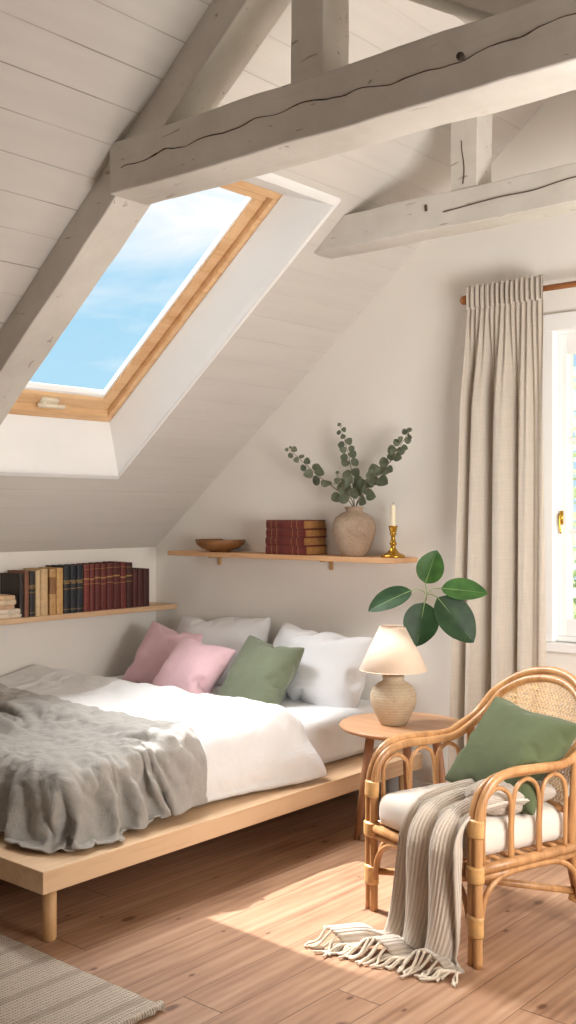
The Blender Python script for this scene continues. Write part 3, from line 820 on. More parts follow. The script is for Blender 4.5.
# ------------------------------------------------------------------ high shelf
HZ = 1.181
hs = thing('wall_shelf', 'light wood shelf on the gable wall holding a vase and candle', 'shelf', (-3.61, 4.205, HZ-.025))
MB().box(-.775, .775, -.105, .094, 0, .025).build('board', M['oak_x'], hs, bevel=.002)
for xx in (-.55, .25):
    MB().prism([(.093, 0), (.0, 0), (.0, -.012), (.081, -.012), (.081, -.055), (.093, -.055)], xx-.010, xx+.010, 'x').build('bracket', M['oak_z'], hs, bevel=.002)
bw = MB().lathe([(.001, 0), (.055, 0), (.058, .004), (.10, .018), (.130, .042), (.138, .064), (.135, .068), (.131, .064), (.122, .043), (.092, .022), (.04, .012), (.001, .011)], 40, cap0=False, cap1=False).build('bowl', M['bowl'], smooth=True)
bw.location = (-4.063, 4.195, HZ); tag(bw, 'shallow dark wooden bowl on the high shelf', 'bowl')
z = HZ
labs = ['bottom maroon book of the flat stack on the high shelf', 'maroon book second from the bottom on the high shelf', 'maroon book second from the top on the high shelf', 'maroon book lying on top of the high shelf stack']
for k, (th, L, off, rz) in enumerate([(.046, .262, 0, .02), (.044, .256, -.004, -.02), (.040, .256, .0, .01), (.046, .25, -.003, -.015)]):
    bk = thing('book', labs[k], 'book', (-3.515+off, 4.20, z), rz, 'maroon books stacked on the high shelf')
    b = MB(); w2 = .004; D = .175
    b.box(-L/2, L/2, -D/2, D/2, 0, w2); b.box(-L/2, L/2, -D/2, D/2, th-w2, th)
    b.prism([(-D/2+.004, 0), (-D/2-.004, 0), (-D/2-.009, th*.3), (-D/2-.009, th*.7), (-D/2-.004, th), (-D/2+.004, th)], -L/2, L/2, 'x')
    t = NT('maroon_leather'); o = t.obj(); sx = t.n('ShaderNodeSeparateXYZ'); t.l(o, sx.inputs[0])
    col = t.ramp(t.noise(o, 24, 5), [(.3, lin((84, 28, 26))), (.7, lin((120, 48, 40)))])
    f = None
    for a in (-.09, -.055, .05, .085):
        q = t.math('LESS_THAN', t.math('ABSOLUTE', t.math('SUBTRACT', sx.outputs[0], a)), .0025); f = q if f is None else t.math('MAXIMUM', f, q)
    col = t.mix(t.math('MULTIPLY', f, .6), col, lin((176, 128, 74)))
    t.pbr(col, .5, t.bump(t.noise(o, 150, 2), .2, .002))
    b.build('cover', t.m, bk)
    MB().box(-L/2+.003, L/2-.002, -D/2+.0, D/2-.004, w2, th-w2).build('page_block', M['page_gold'], bk)
    z += th+.0006
VX, VY = -3.132, 4.185
vs_ = MB().lathe([(.001, 0), (.062, 0), (.066, .004), (.082, .03), (.108, .085), (.120, .13), (.118, .165), (.103, .195), (.075, .215), (.050, .225), (.044, .232), (.050, .240), (.055, .247), (.052, .251), (.042, .248), (.038, .235), (.045, .222), (.09, .19), (.1, .13), (.06, .02), (.001, .015)], 48, cap0=False, cap1=False).build('vase', M['vase'], smooth=True)
vs_.scale = (.90, .90, .98); vs_.location = (VX, VY, HZ); tag(vs_, 'round grey-brown stoneware vase holding eucalyptus', 'vase')

def oval_leaf(mb, base, direction, normal, length, width, curl=.15, n=8, pw=.8, tip=.0):
    d = Vector(direction).normalized(); nn = Vector(normal); nn = (nn-d*nn.dot(d)).normalized(); sd = d.cross(nn)
    m = 5
    vs = []; fs = []
    for i in range(n+1):
        t = i/n; wq = width*.5*(math.sin(math.pi*min(1, t**pw))**.62 if 0 < t < 1 else 0)
        if tip and t > .7: wq *= 1-(t-.7)/.3*tip
        for j in range(m):
            s_ = j/(m-1)*2-1
            vs.append(Vector(base)+d*(t*length)+sd*(s_*wq)+nn*(-curl*length*(t-.35)**2+.22*wq*abs(s_)))
    for i in range(n):
        for j in range(m-1): fs.append((i*m+j, i*m+j+1, (i+1)*m+j+1, (i+1)*m+j))
    mb.add(vs, fs)
def euc_branch(pts, label, n, big, seed):
    r = random.Random(seed)
    t = thing('eucalyptus_branch', label, 'branch', (VX, VY, HZ), 0, 'eucalyptus in the stoneware vase')
    P = spline([(x-VX, y-VY, z-HZ) for x, y, z in pts], 12)
    MB().tube(P, [.0032*(1-.7*i/len(P)) for i in range(len(P))], 7).build('stem', M['stem'], t, smooth=True)
    b = MB(); m = len(P)
    for k in range(n):
        f = .46+.54*k/(n-1); i = min(m-2, int(f*(m-1))); p = P[i]; tg = (P[i+1]-P[i]).normalized()
        size = big*(1-.62*((f-.46)/.54))*r.uniform(.85, 1.12)
        ang = (k % 2)*math.pi/2+r.uniform(-.4, .4)
        a = tg.cross(Vector((0, 1, .1))).normalized(); c = tg.cross(a)
        for sgn in (1, -1):
            dr = (a*math.cos(ang)+c*math.sin(ang))*sgn
            dr = Vector((dr.x, dr.y*.6, dr.z)); dr = (dr.normalized()+tg*.5+Vector((0, -.12, 0))).normalized()
            nm = Vector((r.uniform(.1, .9), -1, r.uniform(-.4, .3)))
            base = p+dr*.007
            oval_leaf(b, base, dr, nm, size, size*.92, .1, 8, .75)
    b.build('leaves', M['euc'], t, smooth=True)
mouth = (VX, VY, HZ+.06)
def br(x, y, z, bend=0, q=0): 
    a = Vector(mouth); m1 = Vector((VX+q, VY, HZ+.25)); e = Vector((x, y, z)); md = m1.lerp(e, .5)+Vector((-bend, 0, abs(bend)*.6))
    return [a, m1, md, e]
euc_branch(br(-3.535, 4.15, 1.733, .03, -.012), 'eucalyptus branch arching out towards the bed', 8, .066, 1)
euc_branch(br(-3.235, 4.20, 1.845, -.02, 0), 'upright eucalyptus branch, tallest in the vase', 10, .064, 2)
euc_branch(br(-2.785, 4.16, 1.785, -.03, .014), 'long eucalyptus branch leaning out above the candle', 12, .072, 3)
euc_branch(br(-2.96, 4.12, 1.60, -.01, .012), 'shorter eucalyptus spray below the long leaning branch', 4, .066, 4)
euc_branch(br(-3.17, 4.10, 1.585, .01, -.004), 'short eucalyptus spray at the mouth of the vase', 4, .062, 5)

cs = thing('candlestick', 'small brass candlestick at the end of the high shelf', 'candlestick', (-2.899, 4.185, HZ))
MB().lathe([(.001, 0), (.056, 0), (.058, .005), (.056, .012), (.046, .017), (.032, .022), (.024, .03), (.015, .042), (.011, .055), (.016, .062), (.018, .068), (.013, .075), (.010, .09), (.010, .105), (.016, .112), (.017, .116), (.012, .120), (.017, .126), (.020, .145), (.023, .150), (.022, .153), (.013, .151), (.012, .135), (.001, .135)], 32, cap0=False, cap1=False).build('stick', M['brass'], cs, smooth=True)
cd = thing('candle', 'ivory taper candle standing in the brass candlestick', 'candle', (-2.899, 4.185, HZ+.136))
MB().lathe([(.0115, 0), (.0125, .01), (.0115, .105), (.010, .114), (.005, .118), (.001, .1185)], 20, cap1=False).build('wax_stick', M['wax'], cd, smooth=True)
MB().tube([(0, 0, .117), (.0005, 0, .124), (.002, 0, .130)], .0012, 6).build('wick', M['dark_metal'], cd)

# ------------------------------------------------------------------ side table, lamp, leafy stem
TX, TY, TZ = -2.535, 3.735, .50
tb = thing('side_table', 'round brown wooden side table beside the bed', 'side table', (TX, TY, 0))
MB().lathe([(.001, TZ-.026), (.24, TZ-.026), (.259, TZ-.02), (.271, TZ-.011), (.272, TZ-.006), (.268, TZ), (.001, TZ)], 64, cap0=False, cap1=False).build('tabletop', M['walnut'], tb, smooth=False, bevel=.002)
for a in (215, 28, 118):
    c, s_ = math.cos(R(a)), math.sin(R(a))
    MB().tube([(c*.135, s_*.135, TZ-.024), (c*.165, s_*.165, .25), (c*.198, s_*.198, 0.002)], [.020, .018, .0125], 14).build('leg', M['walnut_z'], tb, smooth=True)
lp = thing('table_lamp', 'stoneware table lamp with a pale linen cone shade', 'lamp', (-2.562, 3.70, TZ))
MB().lathe([(.001, 0), (.052, 0), (.056, .004), (.066, .022), (.088, .065), (.098, .10), (.098, .128), (.088, .155), (.066, .174), (.046, .184), (.043, .192), (.048, .199), (.046, .206), (.03, .208), (.001, .208)], 48, cap0=False, cap1=False).build('base', M['lampbase'], lp, smooth=True)
MB().lathe([(.018, .206), (.018, .215), (.009, .218), (.009, .25), (.014, .252), (.014, .30), (.001, .302)], 20, cap1=False).build('socket', M['dark_metal'], lp, smooth=True)
b = MB(); n = 56
b.lathe([(.143, .232), (.058, .412)], n, cap0=False, cap1=False)
sh = b.build('shade', M['shade'], lp, smooth=True, solid=.003)
b = MB(); b.tube([(.143*math.cos(2*math.pi*k/40), .143*math.sin(2*math.pi*k/40), .232) for k in range(40)], .0025, 6, closed=True)
b.tube([(.058*math.cos(2*math.pi*k/40), .058*math.sin(2*math.pi*k/40), .412) for k in range(40)], .003, 6, closed=True)
for k in range(3):
    a = 2*math.pi*k/3; b.tube([(.057*math.cos(a), .057*math.sin(a), .408), (0, 0, .404)], .0018, 5)
b.tube([(0, 0, .30), (0, 0, .41)], .004, 6)
b.build('shade_ring', M['shade'], sh, smooth=True)

# leafy stem in a little vase hidden behind the lamp
FX, FY = -2.66, 3.855
fv = MB().lathe([(.001, 0), (.03, 0), (.034, .01), (.036, .06), (.025, .11), (.014, .135), (.016, .15), (.012, .148), (.010, .13), (.02, .1), (.03, .05), (.001, .01)], 28, cap0=False, cap1=False).build('bud_vase', M['vase'], smooth=True)
fv.location = (FX, FY, TZ); tag(fv, 'slim bud vase tucked behind the lamp', 'vase')
fp = thing('leafy_stem', 'single stem with five big glossy dark green leaves above the lamp', 'plant', (FX, FY, TZ))
C0 = Vector((-2.458, 3.80, 1.051))-Vector((FX, FY, TZ))
st = spline([(0, 0, .02), (.0, 0, .15), (.03, -.005, .30), (.10, -.03, .44), C0-Vector((.02, -.01, .04)), C0], 8)
MB().tube(st, [.0042-.0018*i/len(st) for i in range(len(st))], 8).build('stem', M['stem_g'], fp, smooth=True)
RV = Vector((.7615, .648, 0)); UP = Vector((0, 0, 1)); FW = Vector((-.648, .7615, 0))
def big_leaf(a0, a1, px_tip, width, mat, tilt, petiole):
    # directions given in the plane facing the room; tip offset in metres (right, up, towards room)
    base = C0+RV*a0[0]+UP*a0[1]-FW*a0[2]; tipp = C0+RV*a1[0]+UP*a1[1]-FW*a1[2]
    d = tipp-base; L = d.length
    nrm = (-FW*1.0+UP*tilt[1]+RV*tilt[0])
    t = MB(); oval_leaf(t, base, d, nrm, L, width, .06, 16, .86, .12)
    lf = t.build('leaf', mat, fp, smooth=True, subsurf=1)
    q = MB(); dn = d.normalized(); nn = (nrm-dn*nrm.dot(dn)).normalized()
    mids = [base+d*(i/14)+nn*(-.06*L*(i/14-.35)**2+.0015) for i in range(14)]
    q.tube(mids, [.0020*(1-i/16) for i in range(14)], 6)
    q.tube(spline([C0, C0.lerp(base, .5)+UP*petiole, base], 6), .0018, 6)
    q.build('midrib', M['vein'], lf, smooth=True)
k = 4.4/1055
def off(px, py, z=0): return ((px-427)*k, (594-py)*k, z)
big_leaf(off(425, 583, .01), off(436, 549, .03), 0, .118, M['leaf_mid'], (-.2, .15), .005)
big_leaf(off(441, 588, .01), off(487, 592, .05), 0, .112, M['leaf_mid'], (.1, .75), .010)
big_leaf(off(437, 597, .02), off(473, 642, .05), 0, .158, M['leaf_dark'], (.15, .25), .004)
big_leaf(off(424, 602, .02), off(415, 646, .05), 0, .150, M['leaf_dark'], (-.1, .2), .004)
big_leaf(off(411, 590, .01), off(366, 610, .04), 0, .118, M['leaf_dark'], (-.6, .9), .012)

# ------------------------------------------------------------------ curtain and rod
rod = thing('curtain_rod', 'brown wooden curtain rod above the casement window', 'curtain rod', (-1.6, 4.19, 2.366))
MB().tube([(-.90, 0, 0), (1.05, 0, 0)], .0135, 16).build('pole', M['rod'], rod, smooth=True)
for sx_ in (-.90, 1.05):
    f_ = MB().lathe([(.001, -.028), (.012, -.026), (.020, -.016), (.022, 0), (.018, .010), (.012, .014), (.016, .018), (.016, .024), (.001, .024)], 20, cap0=False, cap1=False).build('finial', M['rod'], rod, smooth=True)
    f_.location = (sx_, 0, 0); f_.rotation_euler = (0, R(90 if sx_ < 0 else -90), 0)
for sx_ in (-.84, .98):
    MB().tube([(sx_, 0, 0), (sx_, .105, 0)], .009, 10).build('bracket', M['rod'], rod, smooth=True)
def curtain(name, x0t, x1t, x0b, x1b, label, seed, flat_side=1):
    t = thing(name, label, 'curtain', ((x0t+x1t)/2, 4.185, 0)); cx = (x0t+x1t)/2
    z0, z1 = .012, 2.405; nu, nv = 170, 90
    r = random.Random(seed); ph = [r.uniform(0, 6.28) for _ in range(6)]
    # fold profile: amplitude per position, folds tighter on the wall side and flatter near the window
    def fn(u, v):
        z = z1+(z0-z1)*v; hv = min(1, v/.05)
        xt = x0t+(x1t-x0t)*u; xb = x0b+(x1b-x0b)*(u+.02*math.sin(u*9+ph[0])); x = xt+(xb-xt)*(v**.8)
        w_ = u+.012*math.sin(v*3+ph[1]*u)
        flat = 1-.72*max(0, min(1, (w_-.58)/.2)) if flat_side > 0 else 1-.72*max(0, min(1, (.42-w_)/.2))
        big = math.sin(w_*2*math.pi*4.0+ph[2]+.7*math.sin(w_*7+ph[3]))
        big = math.copysign(abs(big)**.9, big)
        sm = math.sin(w_*2*math.pi*15+ph[4])*.011*max(0, 1-v/.35)
        blend = max(0, min(1, (v-.03)/.22)); blend = blend*blend*(3-2*blend)
        y = -.012+big*(.044+.022*v)*flat*blend+sm*(1 if v > .045 else .75)
        y += .008*math.sin(w_*2*math.pi*11+v*2+ph[5])*blend*(1-flat*.6)
        # cinch just below the heading tape
        x += math.cos(w_*2*math.pi*4.0+ph[2])*.010*flat*blend
        if v < .045: y += -.004*math.sin(v/.045*math.pi)
        return (x-cx, y-.006, z)
    b = MB().grid(fn, nu, nv); o = b.build('drape', M['curtain'], t, smooth=True, solid=.002)
    # stitched heading with the pencil pleats
    def fh(u, v):
        x = x0t-.004+(x1t-x0t+.008)*u; zz = 2.418-.105*v+.004*math.sin(u*60)
        y = -.026+.010*math.sin(u*2*math.pi*15+ph[4])-.004*math.sin(v*math.pi)+.004*math.sin(u*2*math.pi*31)
        return (x-cx, y, zz)
    MB().grid(fh, 170, 8).build('heading', M['curtain'], t, smooth=True, solid=.002)
    return t
curtain('curtain', -2.468, -2.105, -2.55, -2.085, 'beige linen curtain hanging left of the casement window', 5)

# ------------------------------------------------------------------ rattan armchair
CH = thing('rattan_armchair', 'honey rattan armchair with cane back, beside the side table', 'armchair', (-1.845, 3.177, 0), R(-18.7))
def backpt(x, z): 
    return Vector((x, .355-.42*(.83-z)-.62*x*x, z))
def mirror(p, s_): return [(q[0]*s_, q[1], q[2]) for q in p]
# outer rail: floor - front leg - arm - hoop - arm - front leg - floor, one long bent cane
def half(o_, rad):   # o_ = outward offset
    e = .26+o_
    return [(e, -.255, .0), (e, -.255, .15), (e, -.255, .30), (e, -.252, .44), (e, -.232, .515), (e, -.185, .556+o_*.4), (e, -.11, .571+o_*.5), (e, 0, .570+o_*.5), (e+.003, .10, .572+o_*.4), (e, .165, .596+o_*.4),
            tuple(backpt(.245+o_, .652)), tuple(backpt(.202+o_*.9, .727+o_*.3)), tuple(backpt(.115+o_*.5, .782+o_*.8))]
for o_, nm in ((.028, 'outer_rail'), (0, 'inner_rail')):
    h = half(o_, 0); top = tuple(backpt(0, .800+o_))
    path = spline(h+[top]+mirror(h, -1)[::-1], 8)
    MB().tube(path, .0145, 12).build(nm, M['rattan'], CH, smooth=True)
# back legs
for sg in (1, -1):
    p = [(.262*sg, .19, .60), (.258*sg, .185, .45), (.250*sg, .185, .31), (.252*sg, .215, .15), (.26*sg, .27, 0)]
    b = MB().tube(spline(p, 6), .0155, 12)
    b.tube(spline([(x-.024*sg, y+.005, z) for x, y, z in p[1:]], 6), .013, 10)
    b.build('leg', M['rattan'], CH, smooth=True)
# seat rails: front, back, sides (double canes)
zr = .292
for nm, p0, p1 in (('seat_rail', (-.27, -.255, zr), (.27, -.255, zr)), ('seat_rail', (-.25, .185, zr), (.25, .185, zr)),
                   ('seat_rail', (-.274, -.255, zr), (-.254, .19, zr)), ('seat_rail', (.274, -.255, zr), (.254, .19, zr))):
    b = MB().tube([p0, tuple((Vector(p0)+Vector(p1))/2), p1], .017, 10)
    b.tube([(p0[0], p0[1], zr-.026), (p1[0], p1[1], zr-.026)], .011, 10)
    b.build(nm, M['rattan'], CH, smooth=True)
# slatted seat deck under the cushion
b = MB()
for k in range(9):
    y = -.225+.05*k; b.tube([(-.262, y, zr+.006), (.262, y, zr+.006)], .008, 8)
b.build('seat_deck', M['rattan'], CH, smooth=True)
# arm loops: row of inverted U canes
for sg in (1, -1):
    for k in range(3):
        y0 = -.215+.12*k; y1 = y0+.12
        xb = .262*sg; xt = .266*sg
        ztop = .548 if k else .535
        pts = [(xb, y0+.004, zr+.01), (xb, y0+.003, .40), (xt, y0+.006, .485), (xt, y0+.022, ztop-.018), (xt, (y0+y1)/2, ztop), (xt, y1-.022, ztop-.018), (xt, y1-.006, .485), (xb, y1-.003, .40), (xb, y1-.004, zr+.01)]
        MB().tube(spline(pts, 6), .0075, 8).build('arm_loop', M['rattan'], CH, smooth=True)
# arched braces below the seat: front, back, two sides
def arch(p0, p1, z0=.115, z1=.268):
    p0, p1 = Vector(p0), Vector(p1); pts = []
    for t_, z in ((0, z0), (.03, z0+.07), (.10, z1-.035), (.24, z1-.006), (.5, z1), (.76, z1-.006), (.90, z1-.035), (.97, z0+.07), (1, z0)):
        q = p0.lerp(p1, t_); pts.append((q.x, q.y, z))
    return spline(pts, 6)
for p0, p1 in (((-.25, -.258, 0), (.25, -.258, 0)), ((-.245, .215, 0), (.245, .215, 0)), ((-.275, -.235, 0), (-.262, .205, 0)), ((.275, -.235, 0), (.262, .205, 0))):
    MB().tube(arch(p0, p1), .010, 8).build('brace', M['rattan'], CH, smooth=True)
# crossed stretchers
for sg in (1, -1):
    MB().tube([(.26*sg, -.245, .125-.012*sg), (0, -.02, .135-.012*sg), (-.245*sg, .215, .125-.012*sg)], .0125, 10).build('stretcher', M['rattan'], CH, smooth=True)
# bindings
def wrap(c, ax, ln, rx_, ry_):
    b = MB(); nseg = 20; vs = []; rows = 10
    for i in range(rows+1):
        z = (i/rows-.5)*ln; s_ = 1+.03*(i % 2) if 0 < i < rows else .93
        for k in range(nseg):
            a = 2*math.pi*k/nseg; vs.append((rx_*s_*math.cos(a), ry_*s_*math.sin(a), z))
    fs = [(i*nseg+k, i*nseg+(k+1) % nseg, (i+1)*nseg+(k+1) % nseg, (i+1)*nseg+k) for i in range(rows) for k in range(nseg)]+[tuple(range(nseg))[::-1], tuple(rows*nseg+k for k in range(nseg))]
    b.add(vs, fs); o = b.build('binding', M['rattan_wrap'], CH, smooth=True); o.location = c; o.rotation_euler = ax
for sg in (1, -1):
    wrap((.274*sg, -.255, .125), (0, 0, 0), .065, .0325, .021)
    wrap((.274*sg, -.253, .425), (R(-3), 0, 0), .055, .0325, .020)
    wrap((.274*sg, -.255, .285), (0, 0, 0), .050, .034, .024)
    wrap((.241*sg, .222, .125), (R(-20), 0, 0), .055, .031, .021)
# lower back rail and cane panel
b = MB(); lowz = .42
b.tube([tuple(backpt(x, lowz)) for x in np.linspace(-.245, .245, 13)], .011, 10); b.build('back_rail', M['rattan'], CH, smooth=True)
b = MB()
def zt(x):   # inner edge of the hoop
    pts = [(.0, .796), (.115, .778), (.200, .722), (.245, .65), (.26, .585)]
    x = abs(x)
    for (a, za), (c, zc) in zip(pts, pts[1:]):
        if x <= c: 
            tt = (x-a)/(c-a); return za+(zc-za)*(tt**1.35)
    return .59
pit = .0175
def ribbon(p, w_, nrm_off=0):
    b.tube(p, w_, 5, flat=.45)
xs = np.arange(-.243, .2431, pit)
for i, x in enumerate(xs):
    zz = np.linspace(lowz, zt(x), 14)
    for dx_ in (-.0026, .0026): b.tube([backpt(x+dx_, z)+Vector((0, .0012*(i % 2), 0)) for z in zz], .0014, 4)
for i, z in enumerate(np.arange(lowz+.008, .83, pit)):
    xm = max([x for x in np.linspace(0, .246, 120) if zt(x) >= z], default=0)
    if xm < .02: continue
    xx = np.linspace(-xm, xm, 18)
    for dz in (-.0026, .0026): b.tube([backpt(x, z+dz)+Vector((0, -.0012*(i % 2), 0)) for x in xx], .0014, 4)
for sg in (1, -1):      # diagonals
    for c0 in np.arange(-.75, .75, pit):
        seg = []
        for z in np.linspace(lowz, .83, 46):
            x = c0+sg*(z-.62)
            if abs(x) < .244 and z < zt(x): seg.append(backpt(x, z)+Vector((0, -.002, 0)))
        if len(seg) > 2: b.tube(seg, .0013, 4)
b.build('cane_panel', M['cane'], CH)
# seat cushion
def ch_w(x, y, z): 
    a = R(-18.7); return (-1.845+x*math.cos(a)-y*math.sin(a), 3.177+x*math.sin(a)+y*math.cos(a), z)
me = rounded_box(-.242, .242, -.268, .190, -.055, .055, .042)
bm = bmesh.new(); bm.from_mesh(me)
bmesh.ops.subdivide_edges(bm, edges=[e for e in bm.edges if e.calc_length() > .12], cuts=7, use_grid_fill=True)
for v in bm.verts:
    k_ = (1-min(1, abs(v.co.x)/.27)**2)*(1-min(1, abs(v.co.y+.04)/.25)**2)
    if v.co.z > .03: v.co.z += .020*k_
    v.co += Vector(mnoise.noise_vector(v.co*9))*.003
bm.to_mesh(me); bm.free()
for p in me.polygons: p.use_smooth = True
me.materials.append(M['cream'])
sc_ = bpy.data.objects.new('seat_cushion', me); COL.objects.link(sc_)
sc_.location = ch_w(0, 0, .362); sc_.rotation_euler = (0, 0, R(-18.7)); tag(sc_, 'cream seat pad on the rattan armchair', 'seat cushion')
# piping
sc2 = pillow('cushion', sq2, M['green2'], 'moss green cushion leaning on the cane back of the armchair', 'cushion', ch_w(.065, .085, .575), (R(-37), R(3), R(-18.7-4)), None, 0, .76)
sc2.scale = (1.22, 1, 1)

# ------------------------------------------------------------------ knitted throw
thr = thing('knitted_throw', 'beige ribbed knit throw hanging off the armchair seat', 'throw', ch_w(0, -.25, 0), R(-18.7))
def throw_path():
    # centre line (local chair frame, y and z), running from behind on the seat over the front and down
    pts = [(.03, .455), (-.05, .462), (-.13, .459), (-.21, .450), (-.265, .430), (-.300, .385), (-.312, .32), (-.318, .24), (-.326, .15), (-.338, .08), (-.358, .035), (-.40, .022), (-.455, .020)]
    return [Vector((0, y, z)) for y, z in pts]
TP = spline(throw_path(), 8)
nv = len(TP)-1; nu = 96
Tn = []
for i in range(nv+1):
    a = TP[max(0, i-1)]; c = TP[min(nv, i+1)]; tg = (c-a).normalized(); Tn.append(Vector((0, tg.z, -tg.y)) * 1.0)
def thr_fn(u, v):
    i = int(round(v*nv)); c = TP[i]; n_ = Tn[i]
    n_ = n_ if n_.z > 0 or v > .3 else -n_
    s_ = u*2-1
    hang = max(0, min(1, (v-.33)/.12)); floor_ = max(0, min(1, (v-.80)/.14)); floor_ = floor_*floor_*(3-2*floor_)
    half = .135+.015*hang+.03*floor_
    cxx = .130+.030*hang
    x = cxx+s_*half
    # deep soft pleats, running the length
    w = 2.7*2*math.pi*(u+.035*math.sin(v*5)); pl = math.cos(w+.5)
    pl = math.copysign(abs(pl)**.85, pl)
    amp = .014+.024*hang*(1-.5*floor_)
    d_ = amp*(pl+.55)+.004*math.sin(u*19+v*6)
    nn = Vector((0, -1, 0)).lerp(Vector((0, 0, 1)), 1-hang) if v < .6 else Vector((0, -1, 0)).lerp(Vector((0, -.25, 1)), floor_)
    nn.normalize()
    p = Vector((x, c.y, c.z))+nn*max(0, d_)
    x2 = math.sin(w+.5)*.010*hang; p.x += x2
    # on the floor the throw swings to the left and forward
    if floor_ > 0:
        ll = max(0, v-.80)/.20
        p.x += -.07*ll*(1-u)**1.0; p.y += -.11*ll*(1-u)*1.0+.10*ll*u
        p.z = max(p.z, .012)
    return (p.x, p.y+.25, p.z)
b = MB().grid(thr_fn, nu, nv)
uvs = [(i/nu*.33*3, j/nv*.9*3) for i in range(nu+1) for j in range(nv+1)]
b.build('blanket', M['knit'], thr, smooth=True, solid=.009, uv=uvs, soff=1)
# second layer bunched on the seat beneath the arm
b = MB(); uvs = []
for cx_, cy_, cz_, ln, rw, rh, tw, sd_ in ((.195, -.085, .468, .25, .058, .042, .10, 1), (.150, -.06, .492, .27, .055, .036, -.12, 5), (.205, .02, .482, .20, .045, .040, .25, 9)):
    def bun(u, v):
        a = 2*math.pi*u; k = max(.0, math.sin(math.pi*min(1, max(0, v))))**.38
        q = 1+.16*mnoise.noise(Vector((math.cos(a)*1.3+sd_, v*4, math.sin(a)*1.3)))+.07*math.sin(a*3+v*5+sd_)
        x = cx_+math.cos(a)*rw*k*q+tw*(v-.5)*ln; y = cy_+(v-.5)*ln; zz = cz_+math.sin(a)*rh*k*q
        return (x, y+.25, zz)
    b.grid(bun, 28, 26); uvs += [(i/28*.9, j/26*.8) for i in range(29) for j in range(27)]
b.build('bunched_end', M['knit'], thr, smooth=True, uv=uvs)
b = MB(); rr_ = random.Random(3)
for k in range(30):
    u = (k+.5)/30; p = Vector(thr_fn(u, 1)); q = Vector(thr_fn(u, .965)); d = (p-q); d.z = 0; d.normalize()
    d = (d+Vector((rr_.uniform(-.55, .35), rr_.uniform(-.25, .25), 0))).normalized(); L_ = rr_.uniform(.055, .085)
    for _ in range(2):
        d2 = (d+Vector((rr_.uniform(-.3, .3), rr_.uniform(-.3, .3), 0))).normalized()
        pts = [p+Vector((0, 0, .004)), p+d2*L_*.35+Vector((0, 0, .014-p.z+.012)), p+d2*L_*.7+Vector((rr_.uniform(-.012, .012), rr_.uniform(-.012, .012), .010-p.z)), p+d2*L_+Vector((rr_.uniform(-.015, .015), rr_.uniform(-.015, .015), .007-p.z))]
        b.tube(spline(pts, 4), .0042, 6)
b.build('fringe', M['fringe'], thr, smooth=True)

# ------------------------------------------------------------------ rug
RX0, RX1, RY0, RY1 = -4.3, -2.195, .55, 2.03
def rugf(u, v):
    x = RX0+(RX1-RX0)*u; y = RY0+(RY1-RY0)*v
    return (x-RX1+.006*mnoise.noise(Vector((y*5, u*3, 0))), y-RY1+.004*mnoise.noise(Vector((x*9, v*3, 3))), .012+.0025*mnoise.noise(Vector((x*14, y*14, 0))))
rug = thing('rug', 'flat-woven oatmeal rug at the foot of the bed', 'rug', (RX1, RY1, 0))
MB().grid(rugf, 60, 44).build('weave', M['rug'], rug, smooth=True, solid=.012, soff=-.9)
b = MB(); pts = [(.002+.004*math.sin(k*1.7), -1.48+1.48*k/70, .013+.001*math.sin(k*2.3)) for k in range(71)]
b.tube(pts, [.0125+.002*math.sin(k*2.9) for k in range(71)], 10)
b.build('hem', M['rug'], rug, smooth=True)

# ------------------------------------------------------------------ outdoors
struct(MB().box(-40, 30, YB+1.2, 60, -2.9, -2.7).build('ground', M['lawn']), 'lawn outside the casement window', 'ground')
def tree(x, y, r, zc, seed, label):
    rr = random.Random(seed); t = thing('garden_tree', label, 'tree', (x, y, -2.7), 0, 'trees outside the casement window')
    MB().tube(spline([(0, 0, 0), (.05, .02, 1.2), (-.04, .03, 2.4), (.02, 0, zc+2.7)], 5), [.13, .13, .12, .12, .12, .11, .11, .10, .10, .09, .08, .07, .06, .05, .04, .03], 9).build('trunk', M['bark'], t, smooth=True)
    b = MB()
    for _ in range(2600):
        a = rr.uniform(0, 6.283); el = math.asin(rr.uniform(-1, 1)); q = r*(rr.uniform(.35, 1)**.5)*(1+.25*math.sin(a*3+seed)*math.cos(el*4))
        p = Vector((q*math.cos(a)*math.cos(el), q*math.sin(a)*math.cos(el), zc+2.7+q*1.25*math.sin(el)))
        d = Vector((rr.uniform(-1, 1), rr.uniform(-1, 1), rr.uniform(-.8, .5))).normalized(); n_ = Vector((rr.uniform(-1, 1), rr.uniform(-1, 1), 1)).normalized()
        sd = d.cross(n_); s_ = rr.uniform(.16, .28)
        b.add([p, p+d*s_*.5+sd*s_*.3, p+d*s_, p+d*s_*.5-sd*s_*.3], [(0, 1, 2, 3)])
    b.build('foliage', M['tree_leaf'], t)
tree(-4.7, 9.6, 1.5, 1.0, 1, 'pale leafy tree seen through the left window panes')
tree(-1.0, 11.0, 1.5, .9, 2, 'pale leafy tree behind the middle of the casement')
tree(-9.0, 12.2, 1.7, .8, 3, 'pale leafy tree further off, towards the curtain side')

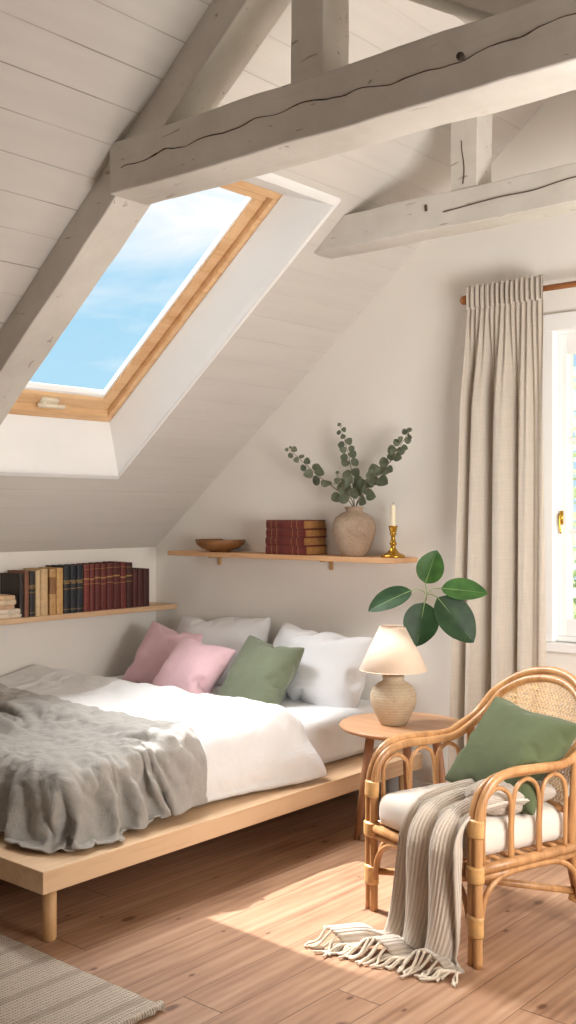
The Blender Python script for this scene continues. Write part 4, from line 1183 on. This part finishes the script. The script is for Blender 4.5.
# ------------------------------------------------------------------ world, lights, camera
W = bpy.data.worlds.new('sky'); S.world = W; W.use_nodes = True
nt = W.node_tree; nt.nodes.clear()
class WN(NT):
    def __init__(s): s.t = nt
w = WN()
gen = w.n('ShaderNodeTexCoord').outputs['Generated']
sx = w.n('ShaderNodeSeparateXYZ'); w.l(gen, sx.inputs[0]); zz = sx.outputs[2]
base = w.ramp(zz, [(.0, lin((206, 233, 245))), (.10, lin((178, 221, 243))), (.25, lin((162, 213, 242))), (1.0, lin((110, 172, 226)))])
cn = w.noise(w.map(gen, (2.2, 2.2, 9), (0.0, 0, .31)), 1.6, 6, .55, .4)
cl = w.math('MULTIPLY_ADD', w.ramp(zz, [(.0, 0.0), (.22, .05), (.30, .5), (1, .5)]), .75, cn)
st_ = w.math('MULTIPLY', w.ramp(zz, [(.09, 0.0), (.105, 1.0), (.12, 0.0)]), .14)
cl = w.math('ADD', cl, st_)
cf_ = w.ramp(cl, [(.50, 0.0), (.82, 1.0)])
colr = w.mix(cf_, base, (.98, .985, .99))
bgn = w.n('ShaderNodeBackground'); w.l(colr, bgn.inputs[0]); bgn.inputs[1].default_value = .97
wo = w.n('ShaderNodeOutputWorld'); w.l(bgn.outputs[0], wo.inputs[0])

def aim(o, target): o.rotation_euler = (Vector(target)-o.location).to_track_quat('-Z', 'Y').to_euler()
def area(name, loc, target, sx_, sy_, power, color):
    l = bpy.data.lights.new(name, 'AREA'); l.shape = 'RECTANGLE'; l.size = sx_; l.size_y = sy_; l.energy = power; l.color = color
    o = bpy.data.objects.new(name, l); COL.objects.link(o); o.location = loc; aim(o, target); return o
# sun through the roof window: distant warm spot
sd = Vector((.60, -.035, -.80)).normalized(); tgt = Vector((-2.62, 2.85, 0))
l = bpy.data.lights.new('sunlight', 'SPOT'); l.energy = 26000; l.color = (1, .985, .97); l.spot_size = R(4.5); l.spot_blend = .12; l.shadow_soft_size = .07
so = bpy.data.objects.new('sunlight', l); COL.objects.link(so); so.location = tgt-sd*16; aim(so, tgt)
# lamp for open sky above the roof window; added fills from side and behind
area('daylight_roof', (-5.6, 2.85, 5.1), (-3.5, 3.1, 2.3), 3.2, 3.0, 1180, (.97, .985, 1))
area('fill_side', (-.1, 2.5, 1.2), (-1.6, 4.3, 1.75), 1.2, .8, 64, (1, .97, .935))  # fill lamp added inside the room to brighten the gable wall
area('fill_behind', (-.4, -1.2, 1.5), (-3.2, 3.0, .5), 1.4, .8, 4, (.95, .98, 1))  # weak fill lamp added behind the camera
area('fill_trees', (-4.6, 6.2, 5.5), (-4.8, 10, 1.0), 3, 3, 1300, (1, .98, .92))  # unseen lamp added outside to brighten the tree foliage

cam = bpy.data.cameras.new('camera'); cam.sensor_fit = 'VERTICAL'; cam.sensor_height = 36; cam.lens = 36*1055/1024
cam.clip_start = .05
co = bpy.data.objects.new('camera', cam); COL.objects.link(co); co.location = (0, 0, 1.4); co.rotation_euler = (R(90), 0, R(40.4))
S.camera = co
S.view_settings.view_transform = 'Standard'; S.view_settings.look = 'None'; S.view_settings.exposure = .16
